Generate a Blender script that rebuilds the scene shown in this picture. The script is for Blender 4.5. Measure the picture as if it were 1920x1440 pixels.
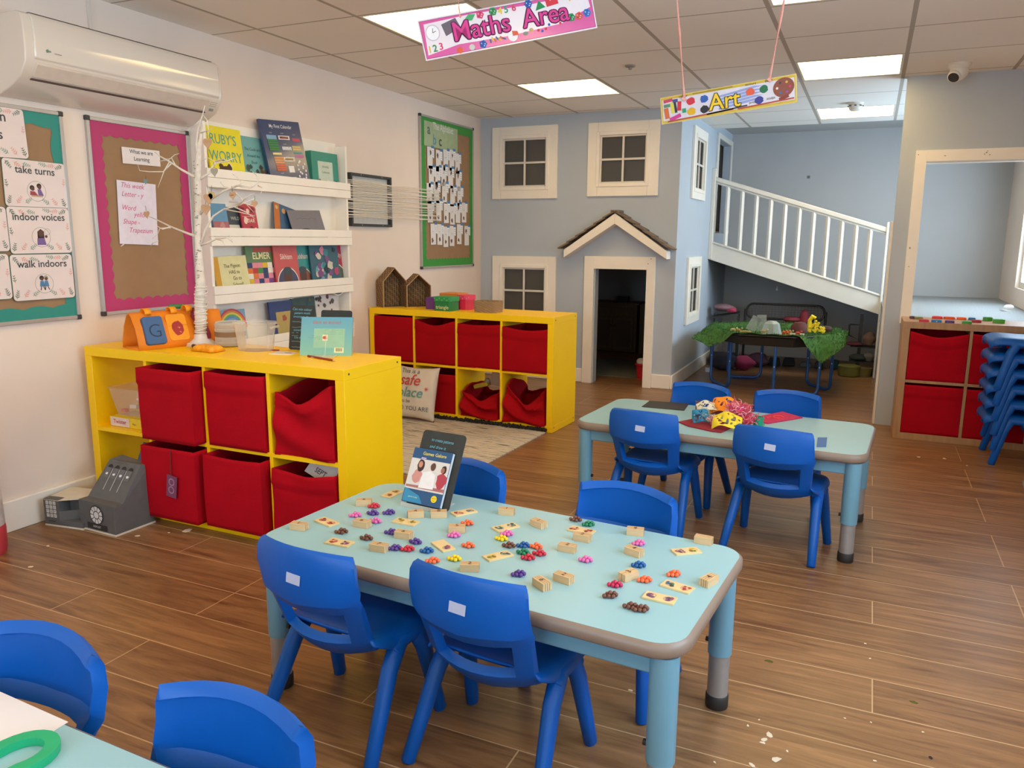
import bpy, bmesh, math, random
from math import sin, cos, pi, radians, sqrt, atan2, hypot
from mathutils import Matrix, Vector
for _o in list(bpy.data.objects): bpy.data.objects.remove(_o)
SC = bpy.context.scene
COL = SC.collection
rng = random.Random(7)

# ------------------------------------------------------------------ camera
FPX = 1462.344; CAMZ = 1.23
YAW, PITCH, ROLL = radians(24.359), radians(10.562), radians(0.46)
_R0 = Vector((cos(YAW), sin(YAW), 0)); _F = Vector((-sin(YAW)*cos(PITCH), cos(YAW)*cos(PITCH), -sin(PITCH)))
_U0 = _R0.cross(_F)
_R = _R0*cos(ROLL)+_U0*sin(ROLL); _U = -_R0*sin(ROLL)+_U0*cos(ROLL)
cam = bpy.data.cameras.new('camera'); camo = bpy.data.objects.new('camera', cam); COL.objects.link(camo)
cam.sensor_width = 36; cam.sensor_fit = 'HORIZONTAL'; cam.lens = 36*FPX/1920; cam.clip_start = .02
camo.matrix_world = Matrix(((_R.x, _U.x, -_F.x, 0), (_R.y, _U.y, -_F.y, 0), (_R.z, _U.z, -_F.z, CAMZ), (0, 0, 0, 1)))
SC.camera = camo
# ------------------------------------------------------------------ world, exposure
w = bpy.data.worlds.new('world'); SC.world = w; w.use_nodes = True
bg = w.node_tree.nodes['Background']
bg.inputs[0].default_value = (.60, .80, 1.0, 1); bg.inputs[1].default_value = 5.8
SC.view_settings.view_transform = 'Standard'; SC.view_settings.look = 'None'
SC.view_settings.gamma = 1; SC.view_settings.use_curve_mapping = False
SC.view_settings.exposure = 0.78
PANEL = 5.0
try:
    SC.cycles.max_bounces = 8; SC.cycles.diffuse_bounces = 5; SC.cycles.transparent_max_bounces = 16
    SC.cycles.caustics_reflective = False; SC.cycles.caustics_refractive = False
    SC.cycles.sample_clamp_indirect = 4
except Exception: pass

def _ray(u, v): return _F + _R*((u-960)/FPX) - _U*((v-720)/FPX)
def onz(u, v, z): d = _ray(u, v); k = (z-CAMZ)/d.z; return Vector((d.x*k, d.y*k, z))
def onx(u, v, x): d = _ray(u, v); k = x/d.x; return Vector((x, d.y*k, CAMZ+d.z*k))
def ony(u, v, y): d = _ray(u, v); k = y/d.y; return Vector((d.x*k, y, CAMZ+d.z*k))

# window daylight portals (the room's windows on the right-hand wall and the wall behind)
def portal(name, mat, sx, sy):
    l = bpy.data.lights.new(name, 'AREA'); l.shape = 'RECTANGLE'; l.size = sx; l.size_y = sy
    l.cycles.is_portal = True
    o = bpy.data.objects.new(name, l); COL.objects.link(o); o.matrix_world = mat
CEIL = 2.2566; XR = 1.15; XL = -3.21; YB = -2.6; YH = 6.385; YN = 8.8
RWIN = [(-1.9, -.7), (.6, 2.6)]   # y spans of the right-hand windows
WZ0, WZ1 = .85, 2.05
RY = Matrix.Rotation
for (a, b_) in RWIN+[(6.05, 7.95)]:
    portal('daylight_portal', Matrix.Translation((XR+.03, (a+b_)/2, (WZ0+WZ1)/2)) @ RY(pi/2, 4, 'Y') @ RY(pi/2, 4, 'Z'), b_-a, WZ1-WZ0)
portal('daylight_portal', Matrix.Translation((-1.3, YB-.03, 1.5)) @ RY(pi/2, 4, 'X'), 2.4, 1.1)

# ------------------------------------------------------------------ materials
def lin(c): return tuple((x/12.92 if x <= .04045 else ((x+.055)/1.055)**2.4) for x in c)
def hexc(h):
    if isinstance(h, tuple): return lin(tuple(x/255 for x in h))
    return lin(tuple(int(h[i:i+2], 16)/255 for i in (0, 2, 4)))
_mc = {}
def mat(h, rough=.5, var=.04, scale=30., bump=0., bscale=None, metal=0., spec=.5, coat=0., stretch=None, trans=0., emit=0., alpha=1., kind=None):
    key = (h, rough, var, scale, bump, bscale, metal, spec, coat, stretch, trans, emit, alpha, kind)
    if key in _mc: return _mc[key]
    m = bpy.data.materials.new('paint_%d' % len(_mc)); m.use_nodes = True
    nt = m.node_tree; N = nt.nodes; L = nt.links; b = N['Principled BSDF']
    c = hexc(h)
    b.inputs['Roughness'].default_value = rough; b.inputs['Metallic'].default_value = metal
    b.inputs['Specular IOR Level'].default_value = spec
    if coat: b.inputs['Coat Weight'].default_value = coat; b.inputs['Coat Roughness'].default_value = .12
    if trans: b.inputs['Transmission Weight'].default_value = trans
    if alpha < 1: b.inputs['Alpha'].default_value = alpha
    if emit:
        b.inputs['Emission Color'].default_value = (*c, 1); b.inputs['Emission Strength'].default_value = emit
    tc = N.new('ShaderNodeTexCoord'); mp = N.new('ShaderNodeMapping'); L.new(tc.outputs['Object'], mp.inputs[0])
    if stretch: mp.inputs['Scale'].default_value = stretch
    if kind == 'wicker':
        wv = N.new('ShaderNodeTexWave'); wv.inputs['Scale'].default_value = 28; wv.bands_direction = 'Z'
        wv.inputs['Distortion'].default_value = 2.5; L.new(mp.outputs[0], wv.inputs[0])
        w2 = N.new('ShaderNodeTexWave'); w2.inputs['Scale'].default_value = 14; w2.bands_direction = 'DIAGONAL'; w2.inputs['Distortion'].default_value = 1.5
        L.new(mp.outputs[0], w2.inputs[0])
        mu = N.new('ShaderNodeMath'); mu.operation = 'MULTIPLY'; L.new(wv.outputs['Fac'], mu.inputs[0]); L.new(w2.outputs['Fac'], mu.inputs[1])
        fac = mu.outputs[0]; lo, hi = .5, 1.25
    elif kind == 'stripe':
        wv = N.new('ShaderNodeTexWave'); wv.inputs['Scale'].default_value = scale; wv.bands_direction = 'Z'; wv.inputs['Distortion'].default_value = .3
        L.new(mp.outputs[0], wv.inputs[0]); fac = wv.outputs['Fac']; lo, hi = 1-var, 1+var
    else:
        nz = N.new('ShaderNodeTexNoise'); nz.inputs['Scale'].default_value = scale; nz.inputs['Detail'].default_value = 3
        L.new(mp.outputs[0], nz.inputs[0]); fac = nz.outputs['Fac']; lo, hi = 1-var, 1+var
    r = N.new('ShaderNodeValToRGB'); L.new(fac, r.inputs[0])
    r.color_ramp.elements[0].position = .3; r.color_ramp.elements[1].position = .7
    r.color_ramp.elements[0].color = (*(min(1, x*lo) for x in c), 1); r.color_ramp.elements[1].color = (*(min(1, x*hi) for x in c), 1)
    L.new(r.outputs[0], b.inputs['Base Color'])
    if bump:
        bp = N.new('ShaderNodeBump'); bp.inputs['Strength'].default_value = bump; bp.inputs['Distance'].default_value = .004
        if bscale:
            n2 = N.new('ShaderNodeTexNoise'); n2.inputs['Scale'].default_value = bscale; n2.inputs['Detail'].default_value = 4
            L.new(mp.outputs[0], n2.inputs[0]); L.new(n2.outputs['Fac'], bp.inputs['Height'])
        else: L.new(fac, bp.inputs['Height'])
        L.new(bp.outputs[0], b.inputs['Normal'])
    _mc[key] = m; return m

def clear_mat(h, fac=.25, rough=.1):
    key = ('clear', h, fac, rough)
    if key in _mc: return _mc[key]
    m = bpy.data.materials.new('clear_%d' % len(_mc)); m.use_nodes = True; nt = m.node_tree; N = nt.nodes; L = nt.links
    b = N['Principled BSDF']; b.inputs['Base Color'].default_value = (*hexc(h), 1); b.inputs['Roughness'].default_value = rough
    t = N.new('ShaderNodeBsdfTransparent'); t.inputs[0].default_value = (*[min(1, .55+.45*x) for x in hexc(h)], 1)
    lw = N.new('ShaderNodeLayerWeight'); lw.inputs[0].default_value = .35
    mr = N.new('ShaderNodeMapRange'); mr.inputs[3].default_value = fac; mr.inputs[4].default_value = min(1, fac+.45)
    L.new(lw.outputs['Facing'], mr.inputs[0])
    mx = N.new('ShaderNodeMixShader'); L.new(mr.outputs[0], mx.inputs[0]); L.new(t.outputs[0], mx.inputs[1]); L.new(b.outputs[0], mx.inputs[2])
    L.new(mx.outputs[0], N['Material Output'].inputs[0]); _mc[key] = m; return m

def nodes_mat(name):
    m = bpy.data.materials.new(name); m.use_nodes = True
    return m, m.node_tree.nodes, m.node_tree.links, m.node_tree.nodes['Principled BSDF']

# ------------------------------------------------------------------ mesh builder
_fontcache = {}
def text_geo(s, bold=0., shear=0.):
    k = (s, bold, shear)
    if k not in _fontcache:
        cu = bpy.data.curves.new('t', 'FONT'); cu.body = s; cu.size = 1; cu.offset = bold; cu.shear = shear
        cu.resolution_u = 3; cu.align_x = 'CENTER'; cu.fill_mode = 'FRONT'
        o = bpy.data.objects.new('t', cu); COL.objects.link(o)
        me = bpy.data.meshes.new_from_object(o.evaluated_get(bpy.context.evaluated_depsgraph_get()))
        _fontcache[k] = ([v.co.copy() for v in me.vertices], [tuple(p.vertices) for p in me.polygons])
        bpy.data.objects.remove(o); bpy.data.curves.remove(cu); bpy.data.meshes.remove(me)
    return _fontcache[k]

class B:
    def __init__(s): s.v = []; s.f = []; s.mi = []; s.mats = []; s.M = Matrix.Identity(4)
    def mat(s, m):
        if m not in s.mats: s.mats.append(m)
        return s.mats.index(m)
    def add(s, vs, fs, m):
        n = len(s.v); k = s.mat(m)
        s.v += [s.M @ Vector(p) for p in vs]; s.f += [tuple(i+n for i in f) for f in fs]; s.mi += [k]*len(fs)
    def box(s, c, d, m, rot=None, taper=(1, 1)):
        x, y, z = d[0]/2, d[1]/2, d[2]/2; tx, ty = taper
        P = [Vector(p) for p in ((-x, -y, -z), (x, -y, -z), (x, y, -z), (-x, y, -z), (-x*tx, -y*ty, z), (x*tx, -y*ty, z), (x*tx, y*ty, z), (-x*tx, y*ty, z))]
        if rot: P = [rot @ p for p in P]
        c = Vector(c)
        s.add([p+c for p in P], [(3, 2, 1, 0), (4, 5, 6, 7), (0, 1, 5, 4), (1, 2, 6, 5), (2, 3, 7, 6), (3, 0, 4, 7)], m)
    def box2(s, a, b, m): s.box([(a[i]+b[i])/2 for i in range(3)], [abs(b[i]-a[i]) for i in range(3)], m)
    def poly(s, pts, m, z=0.): s.add([(p[0], p[1], z) for p in pts], [tuple(range(len(pts)))], m)
    def rect(s, x, y, w_, h_, m, z=0.0006, a=0.):
        c_, s_ = cos(a), sin(a)
        s.poly([(x+c_*dx-s_*dy, y+s_*dx+c_*dy) for dx, dy in ((-w_/2, -h_/2), (w_/2, -h_/2), (w_/2, h_/2), (-w_/2, h_/2))], m, z)
    def disc(s, x, y, r, m, z=0.0006, n=20, ry=None, a=0.):
        ry = ry or r
        s.poly([(x+cos(a)*r*cos(t)-sin(a)*ry*sin(t), y+sin(a)*r*cos(t)+cos(a)*ry*sin(t)) for t in [2*pi*i/n for i in range(n)]], m, z)
    def ring(s, x, y, r, wd, m, z=0.0006, n=28, a0=0., a1=2*pi):
        P = []; F = []
        for i in range(n+1):
            t = a0+(a1-a0)*i/n; P += [(x+r*cos(t), y+r*sin(t), z), (x+(r+wd)*cos(t), y+(r+wd)*sin(t), z)]
            if i: F.append((2*i-2, 2*i-1, 2*i+1, 2*i))
        s.add(P, F, m)
    def blob(s, x, y, r, m, z=0.0006, n=12, j=.3, ry=None):
        ry = ry or r
        s.poly([(x+r*(1+j*rng.uniform(-1, 1))*cos(t), y+ry*(1+j*rng.uniform(-1, 1))*sin(t)) for t in [2*pi*i/n for i in range(n)]], m, z)
    def text(s, t, x, y, size, m, z=0.001, bold=.0, sx=1., align='c', shear=0., a=0.):
        V, F = text_geo(t, bold, shear)
        if not V: return
        x0 = min(v.x for v in V); x1 = max(v.x for v in V)
        off = {'c': -(x0+x1)/2, 'l': -x0, 'r': -x1}[align]
        c_, s_ = cos(a), sin(a); P = []
        for v in V:
            px_, py_ = (v.x+off)*size*sx, v.y*size
            P.append((x+c_*px_-s_*py_, y+s_*px_+c_*py_, z))
        s.add(P, F, m)
    def scrawl(s, x, y, w_, h_, m, z=0.001, n=10, th=.0016):
        """a wavy handwritten-looking line for writing too small to read"""
        last = None
        for i in range(n+1):
            p = (x+w_*i/n, y+h_*rng.uniform(-.5, .5))
            if last and rng.random() > .15: s.stroke([last, p], th, m, z)
            last = p
    def stroke(s, pts, th, m, z=0.001):
        for a, b in zip(pts[:-1], pts[1:]):
            d = Vector((b[0]-a[0], b[1]-a[1])); l = d.length
            if l < 1e-6: continue
            n = Vector((-d.y, d.x))/l*th/2
            s.poly([(a[0]+n.x, a[1]+n.y), (a[0]-n.x, a[1]-n.y), (b[0]-n.x, b[1]-n.y), (b[0]+n.x, b[1]+n.y)][::1], m, z)
    def tube(s, pts, r, m, n=8, cap=True, sq=1.):
        pts = [Vector(p) for p in pts]; k = len(pts); rr = r if isinstance(r, (list, tuple)) else [r]*k
        P = []; F = []; ref = None
        for i, p in enumerate(pts):
            t = (pts[min(i+1, k-1)]-pts[max(i-1, 0)]).normalized()
            if ref is None: ref = Vector((0, 0, 1)) if abs(t.z) < .9 else Vector((1, 0, 0))
            a = (ref - t*ref.dot(t)).normalized(); b = t.cross(a); ref = a
            P += [p+(a*cos(2*pi*j/n)+b*sin(2*pi*j/n)*sq)*rr[i] for j in range(n)]
        for i in range(k-1):
            for j in range(n): F.append((i*n+j, i*n+(j+1) % n, (i+1)*n+(j+1) % n, (i+1)*n+j))
        if cap: F += [tuple(range(n))[::-1], tuple(range((k-1)*n, k*n))]
        s.add(P, F, m)
    def lathe(s, prof, m, n=24, c=(0, 0, 0), sx=1., sy=1.):
        P = []; F = []
        for (r, z) in prof: P += [(c[0]+r*sx*cos(2*pi*j/n), c[1]+r*sy*sin(2*pi*j/n), c[2]+z) for j in range(n)]
        for i in range(len(prof)-1):
            for j in range(n): F.append((i*n+j, i*n+(j+1) % n, (i+1)*n+(j+1) % n, (i+1)*n+j))
        if prof[0][0] > 1e-5: F.append(tuple(range(n))[::-1])
        if prof[-1][0] > 1e-5: F.append(tuple(range((len(prof)-1)*n, len(prof)*n)))
        s.add(P, F, m)
    def ball(s, c, r, m, n=10, k=6, sc=(1, 1, 1)):
        P = [(c[0]+0, c[1], c[2]-r*sc[2])]; F = []
        for i in range(1, k):
            t = -pi/2+pi*i/k
            P += [(c[0]+r*sc[0]*cos(t)*cos(2*pi*j/n), c[1]+r*sc[1]*cos(t)*sin(2*pi*j/n), c[2]+r*sc[2]*sin(t)) for j in range(n)]
        P.append((c[0], c[1], c[2]+r*sc[2])); L_ = len(P)-1
        for j in range(n):
            F.append((0, 1+(j+1) % n, 1+j)); F.append((L_, 1+(k-2)*n+j, 1+(k-2)*n+(j+1) % n))
            for i in range(k-2): F.append((1+i*n+j, 1+i*n+(j+1) % n, 1+(i+1)*n+(j+1) % n, 1+(i+1)*n+j))
        s.add(P, F, m)
    def prism(s, pts, z0, z1, m):
        n = len(pts); s.add([(p[0], p[1], z0) for p in pts]+[(p[0], p[1], z1) for p in pts],
                            [tuple(range(n))[::-1], tuple(range(n, 2*n))]+[(i, (i+1) % n, n+(i+1) % n, n+i) for i in range(n)], m)
    def grid(s, fn, nu, nv, m, skip=None):
        P = [fn(i/nu, j/nv) for i in range(nu+1) for j in range(nv+1)]; F = []
        for i in range(nu):
            for j in range(nv):
                if skip and skip(i, j): continue
                a = i*(nv+1)+j; F.append((a, a+1, a+nv+2, a+nv+1))
        s.add(P, F, m)
    def build(s, name, parent=None, loc=None, M=None, smooth=None, bevel=0., seg=2, sub=0, solid=0., soff=-1, weld=False, fixn=True):
        me = bpy.data.meshes.new(name); me.from_pydata([tuple(p) for p in s.v], [], s.f)
        for m in s.mats: me.materials.append(m)
        me.polygons.foreach_set('material_index', s.mi)
        if weld or (fixn and not any(len(f) > 12 for f in s.f)):
            bm = bmesh.new(); bm.from_mesh(me)
            if weld: bmesh.ops.remove_doubles(bm, verts=bm.verts, dist=weld if isinstance(weld, float) else 1e-5)
            if weld: bmesh.ops.recalc_face_normals(bm, faces=bm.faces)
            bm.to_mesh(me); bm.free()
        me.update()
        o = bpy.data.objects.new(name, me); COL.objects.link(o)
        if parent: o.parent = parent
        if M is not None: o.matrix_local = M
        elif loc is not None: o.location = loc
        if solid:
            md = o.modifiers.new('thickness', 'SOLIDIFY'); md.thickness = solid; md.offset = soff; md.use_even_offset = False
        if bevel:
            md = o.modifiers.new('edge', 'BEVEL'); md.width = bevel; md.segments = seg; md.limit_method = 'ANGLE'; md.angle_limit = radians(40)
        if sub:
            md = o.modifiers.new('smooth', 'SUBSURF'); md.levels = sub; md.render_levels = sub
        if smooth is None: smooth = 35
        if smooth:
            me.polygons.foreach_set('use_smooth', [True]*len(me.polygons))
            if smooth < 180:
                try: me.set_sharp_from_angle(angle=radians(smooth))
                except Exception: pass
        return o

def tag(o, label, cat, group=None, kind=None):
    if label: o['label'] = label
    if cat: o['category'] = cat
    if group: o['group'] = group
    if kind: o['kind'] = kind
    return o
def struct(o): o['kind'] = 'structure'; return o
def T(x, y, z, rz=0.): return Matrix.Translation((x, y, z)) @ Matrix.Rotation(rz, 4, 'Z')
def thing(name, label, cat, M, group=None):
    o = bpy.data.objects.new(name, None); COL.objects.link(o); o.empty_display_size = .05
    o.matrix_world = M; return tag(o, label, cat, group)
def dup(root, M, label=None, group=None):
    r = root.copy(); COL.objects.link(r); r.matrix_world = M
    if label: r['label'] = label
    if group: r['group'] = group
    for ch in list(root.children):
        c = ch.copy(); COL.objects.link(c); c.parent = r
        for g in ch.children: d = g.copy(); COL.objects.link(d); d.parent = c
    return r
# plane frames: local x right, local y up, local z out of the surface
def WL(y, z, x=XL): return Matrix(((0, 0, 1, x), (1, 0, 0, y), (0, 1, 0, z), (0, 0, 0, 1)))      # on the left wall
def FAR(x, z, y=YH): return Matrix(((1, 0, 0, x), (0, 0, -1, y), (0, 1, 0, z), (0, 0, 0, 1)))    # on a wall facing the camera
def SIDE(y, z, x): return WL(y, z, x)
def LEAN(M, a): return M @ Matrix.Rotation(a, 4, 'X')
# ================================================================== setting
WHITE = mat('f6eee0', .45, .03, 6, .05, 60)
def wallmat(h): return mat(h, .75, .035, 2.2, .12, 140)
M_WALL = wallmat('ead9ca'); M_GREY = wallmat('b7c0c9'); M_NOOK = wallmat('b4b3b1'); M_WT = mat('e3dccf', .4, .03, 8)

# ceiling material: suspended tiles with slim grid
m, N, L, pb = nodes_mat('ceiling_tiles')
tc = N.new('ShaderNodeTexCoord'); sp = N.new('ShaderNodeSeparateXYZ'); L.new(tc.outputs['Object'], sp.inputs[0])
def mth(op, a, b=None, c=None):
    n = N.new('ShaderNodeMath'); n.operation = op
    for i, x in enumerate((a, b, c)):
        if x is None: continue
        if isinstance(x, (int, float)): n.inputs[i].default_value = x
        else: L.new(x, n.inputs[i])
    return n.outputs[0]
def gridline(axis, off, wd):
    f = mth('FRACT', mth('DIVIDE', mth('SUBTRACT', sp.outputs[axis], off), .6)); d = mth('ABSOLUTE', mth('SUBTRACT', f, .5))
    return mth('GREATER_THAN', d, .5-wd/2/.6)
g1 = gridline(0, -2.91, .022); g2 = gridline(1, 3.277, .013)
g = mth('MAXIMUM', g1, g2)
nz = N.new('ShaderNodeTexNoise'); nz.inputs['Scale'].default_value = 1.1; L.new(tc.outputs['Object'], nz.inputs[0])
mr = N.new('ShaderNodeMapRange'); mr.inputs[3].default_value = .93; mr.inputs[4].default_value = 1.05; L.new(nz.outputs[0], mr.inputs[0])
mx = N.new('ShaderNodeMix'); mx.data_type = 'RGBA'; L.new(g, mx.inputs[0]); mx.inputs[6].default_value = (*hexc('f0e9e0'), 1); mx.inputs[7].default_value = (*hexc('b3a99b'), 1)
m2 = N.new('ShaderNodeMix'); m2.data_type = 'RGBA'; m2.blend_type = 'MULTIPLY'; m2.inputs[0].default_value = 1; L.new(mx.outputs[2], m2.inputs[6])
cb = N.new('ShaderNodeCombineXYZ'); [L.new(mr.outputs[0], cb.inputs[i]) for i in range(3)]; L.new(cb.outputs[0], m2.inputs[7])
L.new(m2.outputs[2], pb.inputs['Base Color']); pb.inputs['Roughness'].default_value = .8
bp = N.new('ShaderNodeBump'); bp.inputs['Strength'].default_value = .5; bp.inputs['Distance'].default_value = .01; bp.invert = True; L.new(g, bp.inputs['Height']); L.new(bp.outputs[0], pb.inputs['Normal'])
M_CEIL = m
# ceiling with cut-outs for the light panels
PAN = [(-2.31, 3.277), (-2.31, 5.077), (-.51, 3.277), (-.51, 5.077), (-.51, 6.877), (-2.31, 1.477), (-.51, 1.477), (-2.31, -.323), (-.51, -.323)]
def holed(u0, u1, v0, v1, holes, fn):
    us = sorted({u0, u1, *[h[0] for h in holes], *[h[1] for h in holes]}); vs = sorted({v0, v1, *[h[2] for h in holes], *[h[3] for h in holes]})
    us = [u for u in us if u0 <= u <= u1]; vs = [v for v in vs if v0 <= v <= v1]
    for a, b_ in zip(us[:-1], us[1:]):
        for c, d in zip(vs[:-1], vs[1:]):
            mu, mv = (a+b_)/2, (c+d)/2
            if any(h[0] < mu < h[1] and h[2] < mv < h[3] for h in holes): continue
            fn(a, b_, c, d)
b = B(); holed(XL, XR, YB, 7.74, [(x+.012, x+.588, y+.012, y+.588) for x, y in PAN], lambda a, c, d, e: b.box2((a, d, CEIL), (c, e, CEIL+.1), M_CEIL))
struct(b.build('ceiling', smooth=0, weld=False))
b = B(); b.box2((XL, 7.74, 2.33), (XR, YN, 2.42), M_NOOK); struct(b.build('trim_soffit', smooth=0)); bpy.data.objects['trim_soffit'].name = 'trim_1'

# floor: long vinyl planks running across the room
m, N, L, pb = nodes_mat('plank_floor')
tc = N.new('ShaderNodeTexCoord'); mp = N.new('ShaderNodeMapping'); L.new(tc.outputs['Object'], mp.inputs[0])
mp.inputs['Location'].default_value = (1.934, -1.389+.1795*20, 0)
br = N.new('ShaderNodeTexBrick'); L.new(mp.outputs[0], br.inputs[0]); br.offset = .37; br.offset_frequency = 3; br.squash = 1
br.inputs['Scale'].default_value = 1; br.inputs['Mortar Size'].default_value = .0022; br.inputs['Brick Width'].default_value = 1.25; br.inputs['Row Height'].default_value = .1795
br.inputs['Color1'].default_value = (.30, .30, .30, 1); br.inputs['Color2'].default_value = (.7, .7, .7, 1); br.inputs['Mortar Smooth'].default_value = .2; br.inputs['Bias'].default_value = 0
mp2 = N.new('ShaderNodeMapping'); L.new(tc.outputs['Object'], mp2.inputs[0]); mp2.inputs['Scale'].default_value = (1.2, 13, 1)
n1 = N.new('ShaderNodeTexNoise'); n1.inputs['Scale'].default_value = 1.6; n1.inputs['Detail'].default_value = 6; n1.inputs['Roughness'].default_value = .62; n1.inputs['Distortion'].default_value = 1.6
L.new(mp2.outputs[0], n1.inputs[0])
va = N.new('ShaderNodeMath'); va.operation = 'MULTIPLY_ADD'; L.new(br.outputs['Color'], va.inputs[0]); va.inputs[1].default_value = .22; L.new(n1.outputs['Fac'], va.inputs[2])
rp = N.new('ShaderNodeValToRGB'); L.new(va.outputs[0], rp.inputs[0]); e = rp.color_ramp.elements
e[0].position = .40; e[0].color = (*hexc('69452d'), 1); e[1].position = .8; e[1].color = (*hexc('a0754e'), 1)
k = e.new(.58); k.color = (*hexc('85603f'), 1)
mx = N.new('ShaderNodeMix'); mx.data_type = 'RGBA'; mf = N.new('ShaderNodeMath'); mf.operation = 'MULTIPLY'; mf.inputs[1].default_value = .8; L.new(br.outputs['Fac'], mf.inputs[0])
L.new(mf.outputs[0], mx.inputs[0]); L.new(rp.outputs[0], mx.inputs[6]); mx.inputs[7].default_value = (*hexc('c9a57c'), 1)
L.new(mx.outputs[2], pb.inputs['Base Color']); pb.inputs['Roughness'].default_value = .36; pb.inputs['Specular IOR Level'].default_value = .45
bp = N.new('ShaderNodeBump'); bp.inputs['Strength'].default_value = .25; bp.inputs['Distance'].default_value = .004; bp.invert = True
L.new(br.outputs['Fac'], bp.inputs['Height']); L.new(bp.outputs[0], pb.inputs['Normal'])
b = B(); b.box2((XL-.1, YB-.1, -.1), (XR+.4, YN+.1, 0), m); struct(b.build('floor', smooth=0))

# outer walls
b = B(); b.box2((XL-.12, YB-.12, 0), (XL, YN+.12, CEIL+.1), M_WALL); struct(b.build('wall_left', smooth=0))
b = B(); holed(YB, YN, 0, CEIL+.1, [(a, c, WZ0, WZ1) for a, c in RWIN+[(6.05, 7.95)]], lambda a, c, d, e: b.box2((XR, a, d), (XR+.12, c, e), M_WALL)); struct(b.build('wall_right', smooth=0))
b = B(); holed(XL, XR, 0, CEIL+.1, [(-2.5, -.1, .95, 2.05)], lambda a, c, d, e: b.box2((a, YB-.12, d), (c, YB, e), M_WALL)); struct(b.build('wall_rear', smooth=0))
b = B(); b.box2((XL, YN, 0), (XR+.12, YN+.12, 2.45), M_NOOK)
b.box((ony(1516, 332, YN).x, YN-.001, ony(1516, 332, YN).z), (.028, .003, .028), mat('6c6762', .6)); struct(b.build('wall_back', smooth=0))
def frame_rect(b, x0, x1, y0, y1, wd, th, m, z=0.):
    b.box2((x0, y0, z), (x0+wd, y1, z+th), m); b.box2((x1-wd, y0, z), (x1, y1, z+th), m)
    b.box2((x0+wd, y1-wd, z), (x1-wd, y1, z+th), m); b.box2((x0+wd, y0, z), (x1-wd, y0+wd, z+th), m)
wn = [0]
def big_window(M, w_, h_):
    wn[0] += 1; b = B(); frame_rect(b, -w_/2, w_/2, -h_/2, h_/2, .05, .06, M_WT, -.09); b.box2((-.025, -h_/2, -.08), (.025, h_/2, -.03), M_WT)
    o = struct(b.build('window_%d' % wn[0], M=M, bevel=.004))
def RWALL(y, z): return Matrix(((0, 0, -1, XR), (-1, 0, 0, y), (0, 1, 0, z), (0, 0, 0, 1)))
for a, c in RWIN+[(6.05, 7.95)]: big_window(RWALL((a+c)/2, (WZ0+WZ1)/2), c-a, WZ1-WZ0)
big_window(Matrix(((-1, 0, 0, -1.3), (0, 0, 1, YB), (0, 1, 0, 1.5), (0, 0, 0, 1))), 2.4, 1.1)

# playhouse walls
HW = [(-3.085+.075, -2.48-.075, 1.575+.075, 2.172-.075), (-2.209+.085, -1.608-.085, 1.584+.075, 2.167-.075), (-3.085+.075, -2.476-.075, .475+.075, 1.078-.075)]
DOOR = (-2.135, -1.665, -1, .985)
b = B(); holed(XL, -1.44, 0, CEIL, HW+[DOOR], lambda a, c, d, e: b.box2((a, YH, d), (c, YH+.07, e), M_GREY)); struct(b.build('wall_far', smooth=0))
SW = [(6.805+.06, 7.365-.06, 1.58+.07, 2.172-.07), (6.805+.06, 7.365-.06, .495+.07, 1.082-.07)]
UPD = (7.98, 8.7, 1.3, 2.2)
b = B(); holed(YH+.07, YN, 0, 2.4, SW+[UPD], lambda a, c, d, e: b.box2((-1.51, a, d), (-1.44, c, e), M_GREY)); struct(b.build('wall_side', smooth=0))
b = B(); b.box2((XL, YH+.07, 1.26), (-1.51, YN, 1.32), mat('8d7256', .6)); struct(b.build('trim_2', smooth=0))   # upper deck of the playhouse
for i in (1, 2): pass
GLASS = None
m, N, L, pb = nodes_mat('window_pane')
pb.inputs['Base Color'].default_value = (*hexc('6f6c66'), 1); pb.inputs['Roughness'].default_value = .08
tr = N.new('ShaderNodeBsdfTransparent'); tr.inputs[0].default_value = (.75, .75, .75, 1)
mxs = N.new('ShaderNodeMixShader'); mxs.inputs[0].default_value = .5; L.new(tr.outputs[0], mxs.inputs[1]); L.new(pb.outputs[0], mxs.inputs[2]); L.new(mxs.outputs[0], N['Material Output'].inputs[0])
GLASS = m
def house_window(M, w_, h_, fw):
    wn[0] += 1; b = B(); frame_rect(b, -w_/2, w_/2, -h_/2, h_/2, fw, .022, WHITE)
    iw, ih = w_/2-fw, h_/2-fw
    frame_rect(b, -iw-.012, iw+.012, -ih-.012, ih+.012, .028, .03, WHITE)
    frame_rect(b, -iw+.014, iw-.014, -ih+.014, ih-.014, .016, .014, M_WT, -.004)
    b.box2((-.009, -ih, .0), (.009, ih, .012), M_WT); b.box2((-iw, -.009, .0), (-.009, .009, .012), M_WT); b.box2((.009, -.009, .0), (iw, .009, .012), M_WT)
    o = struct(b.build('window_%d' % wn[0], M=M, bevel=.003))
    g_ = B(); g_.box2((-iw, -ih, -.012), (iw, ih, -.008), GLASS); g_.build('pane', parent=o)
house_window(FAR(-2.7845, 1.8725), .61, .605, .085); house_window(FAR(-1.9085, 1.8755), .601, .59, .088); house_window(FAR(-2.7805, .7765), .609, .603, .085)
house_window(SIDE(7.085, 1.876, -1.44), .56, .595, .07); house_window(SIDE(7.085, .7885, -1.44), .56, .587, .07)
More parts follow.
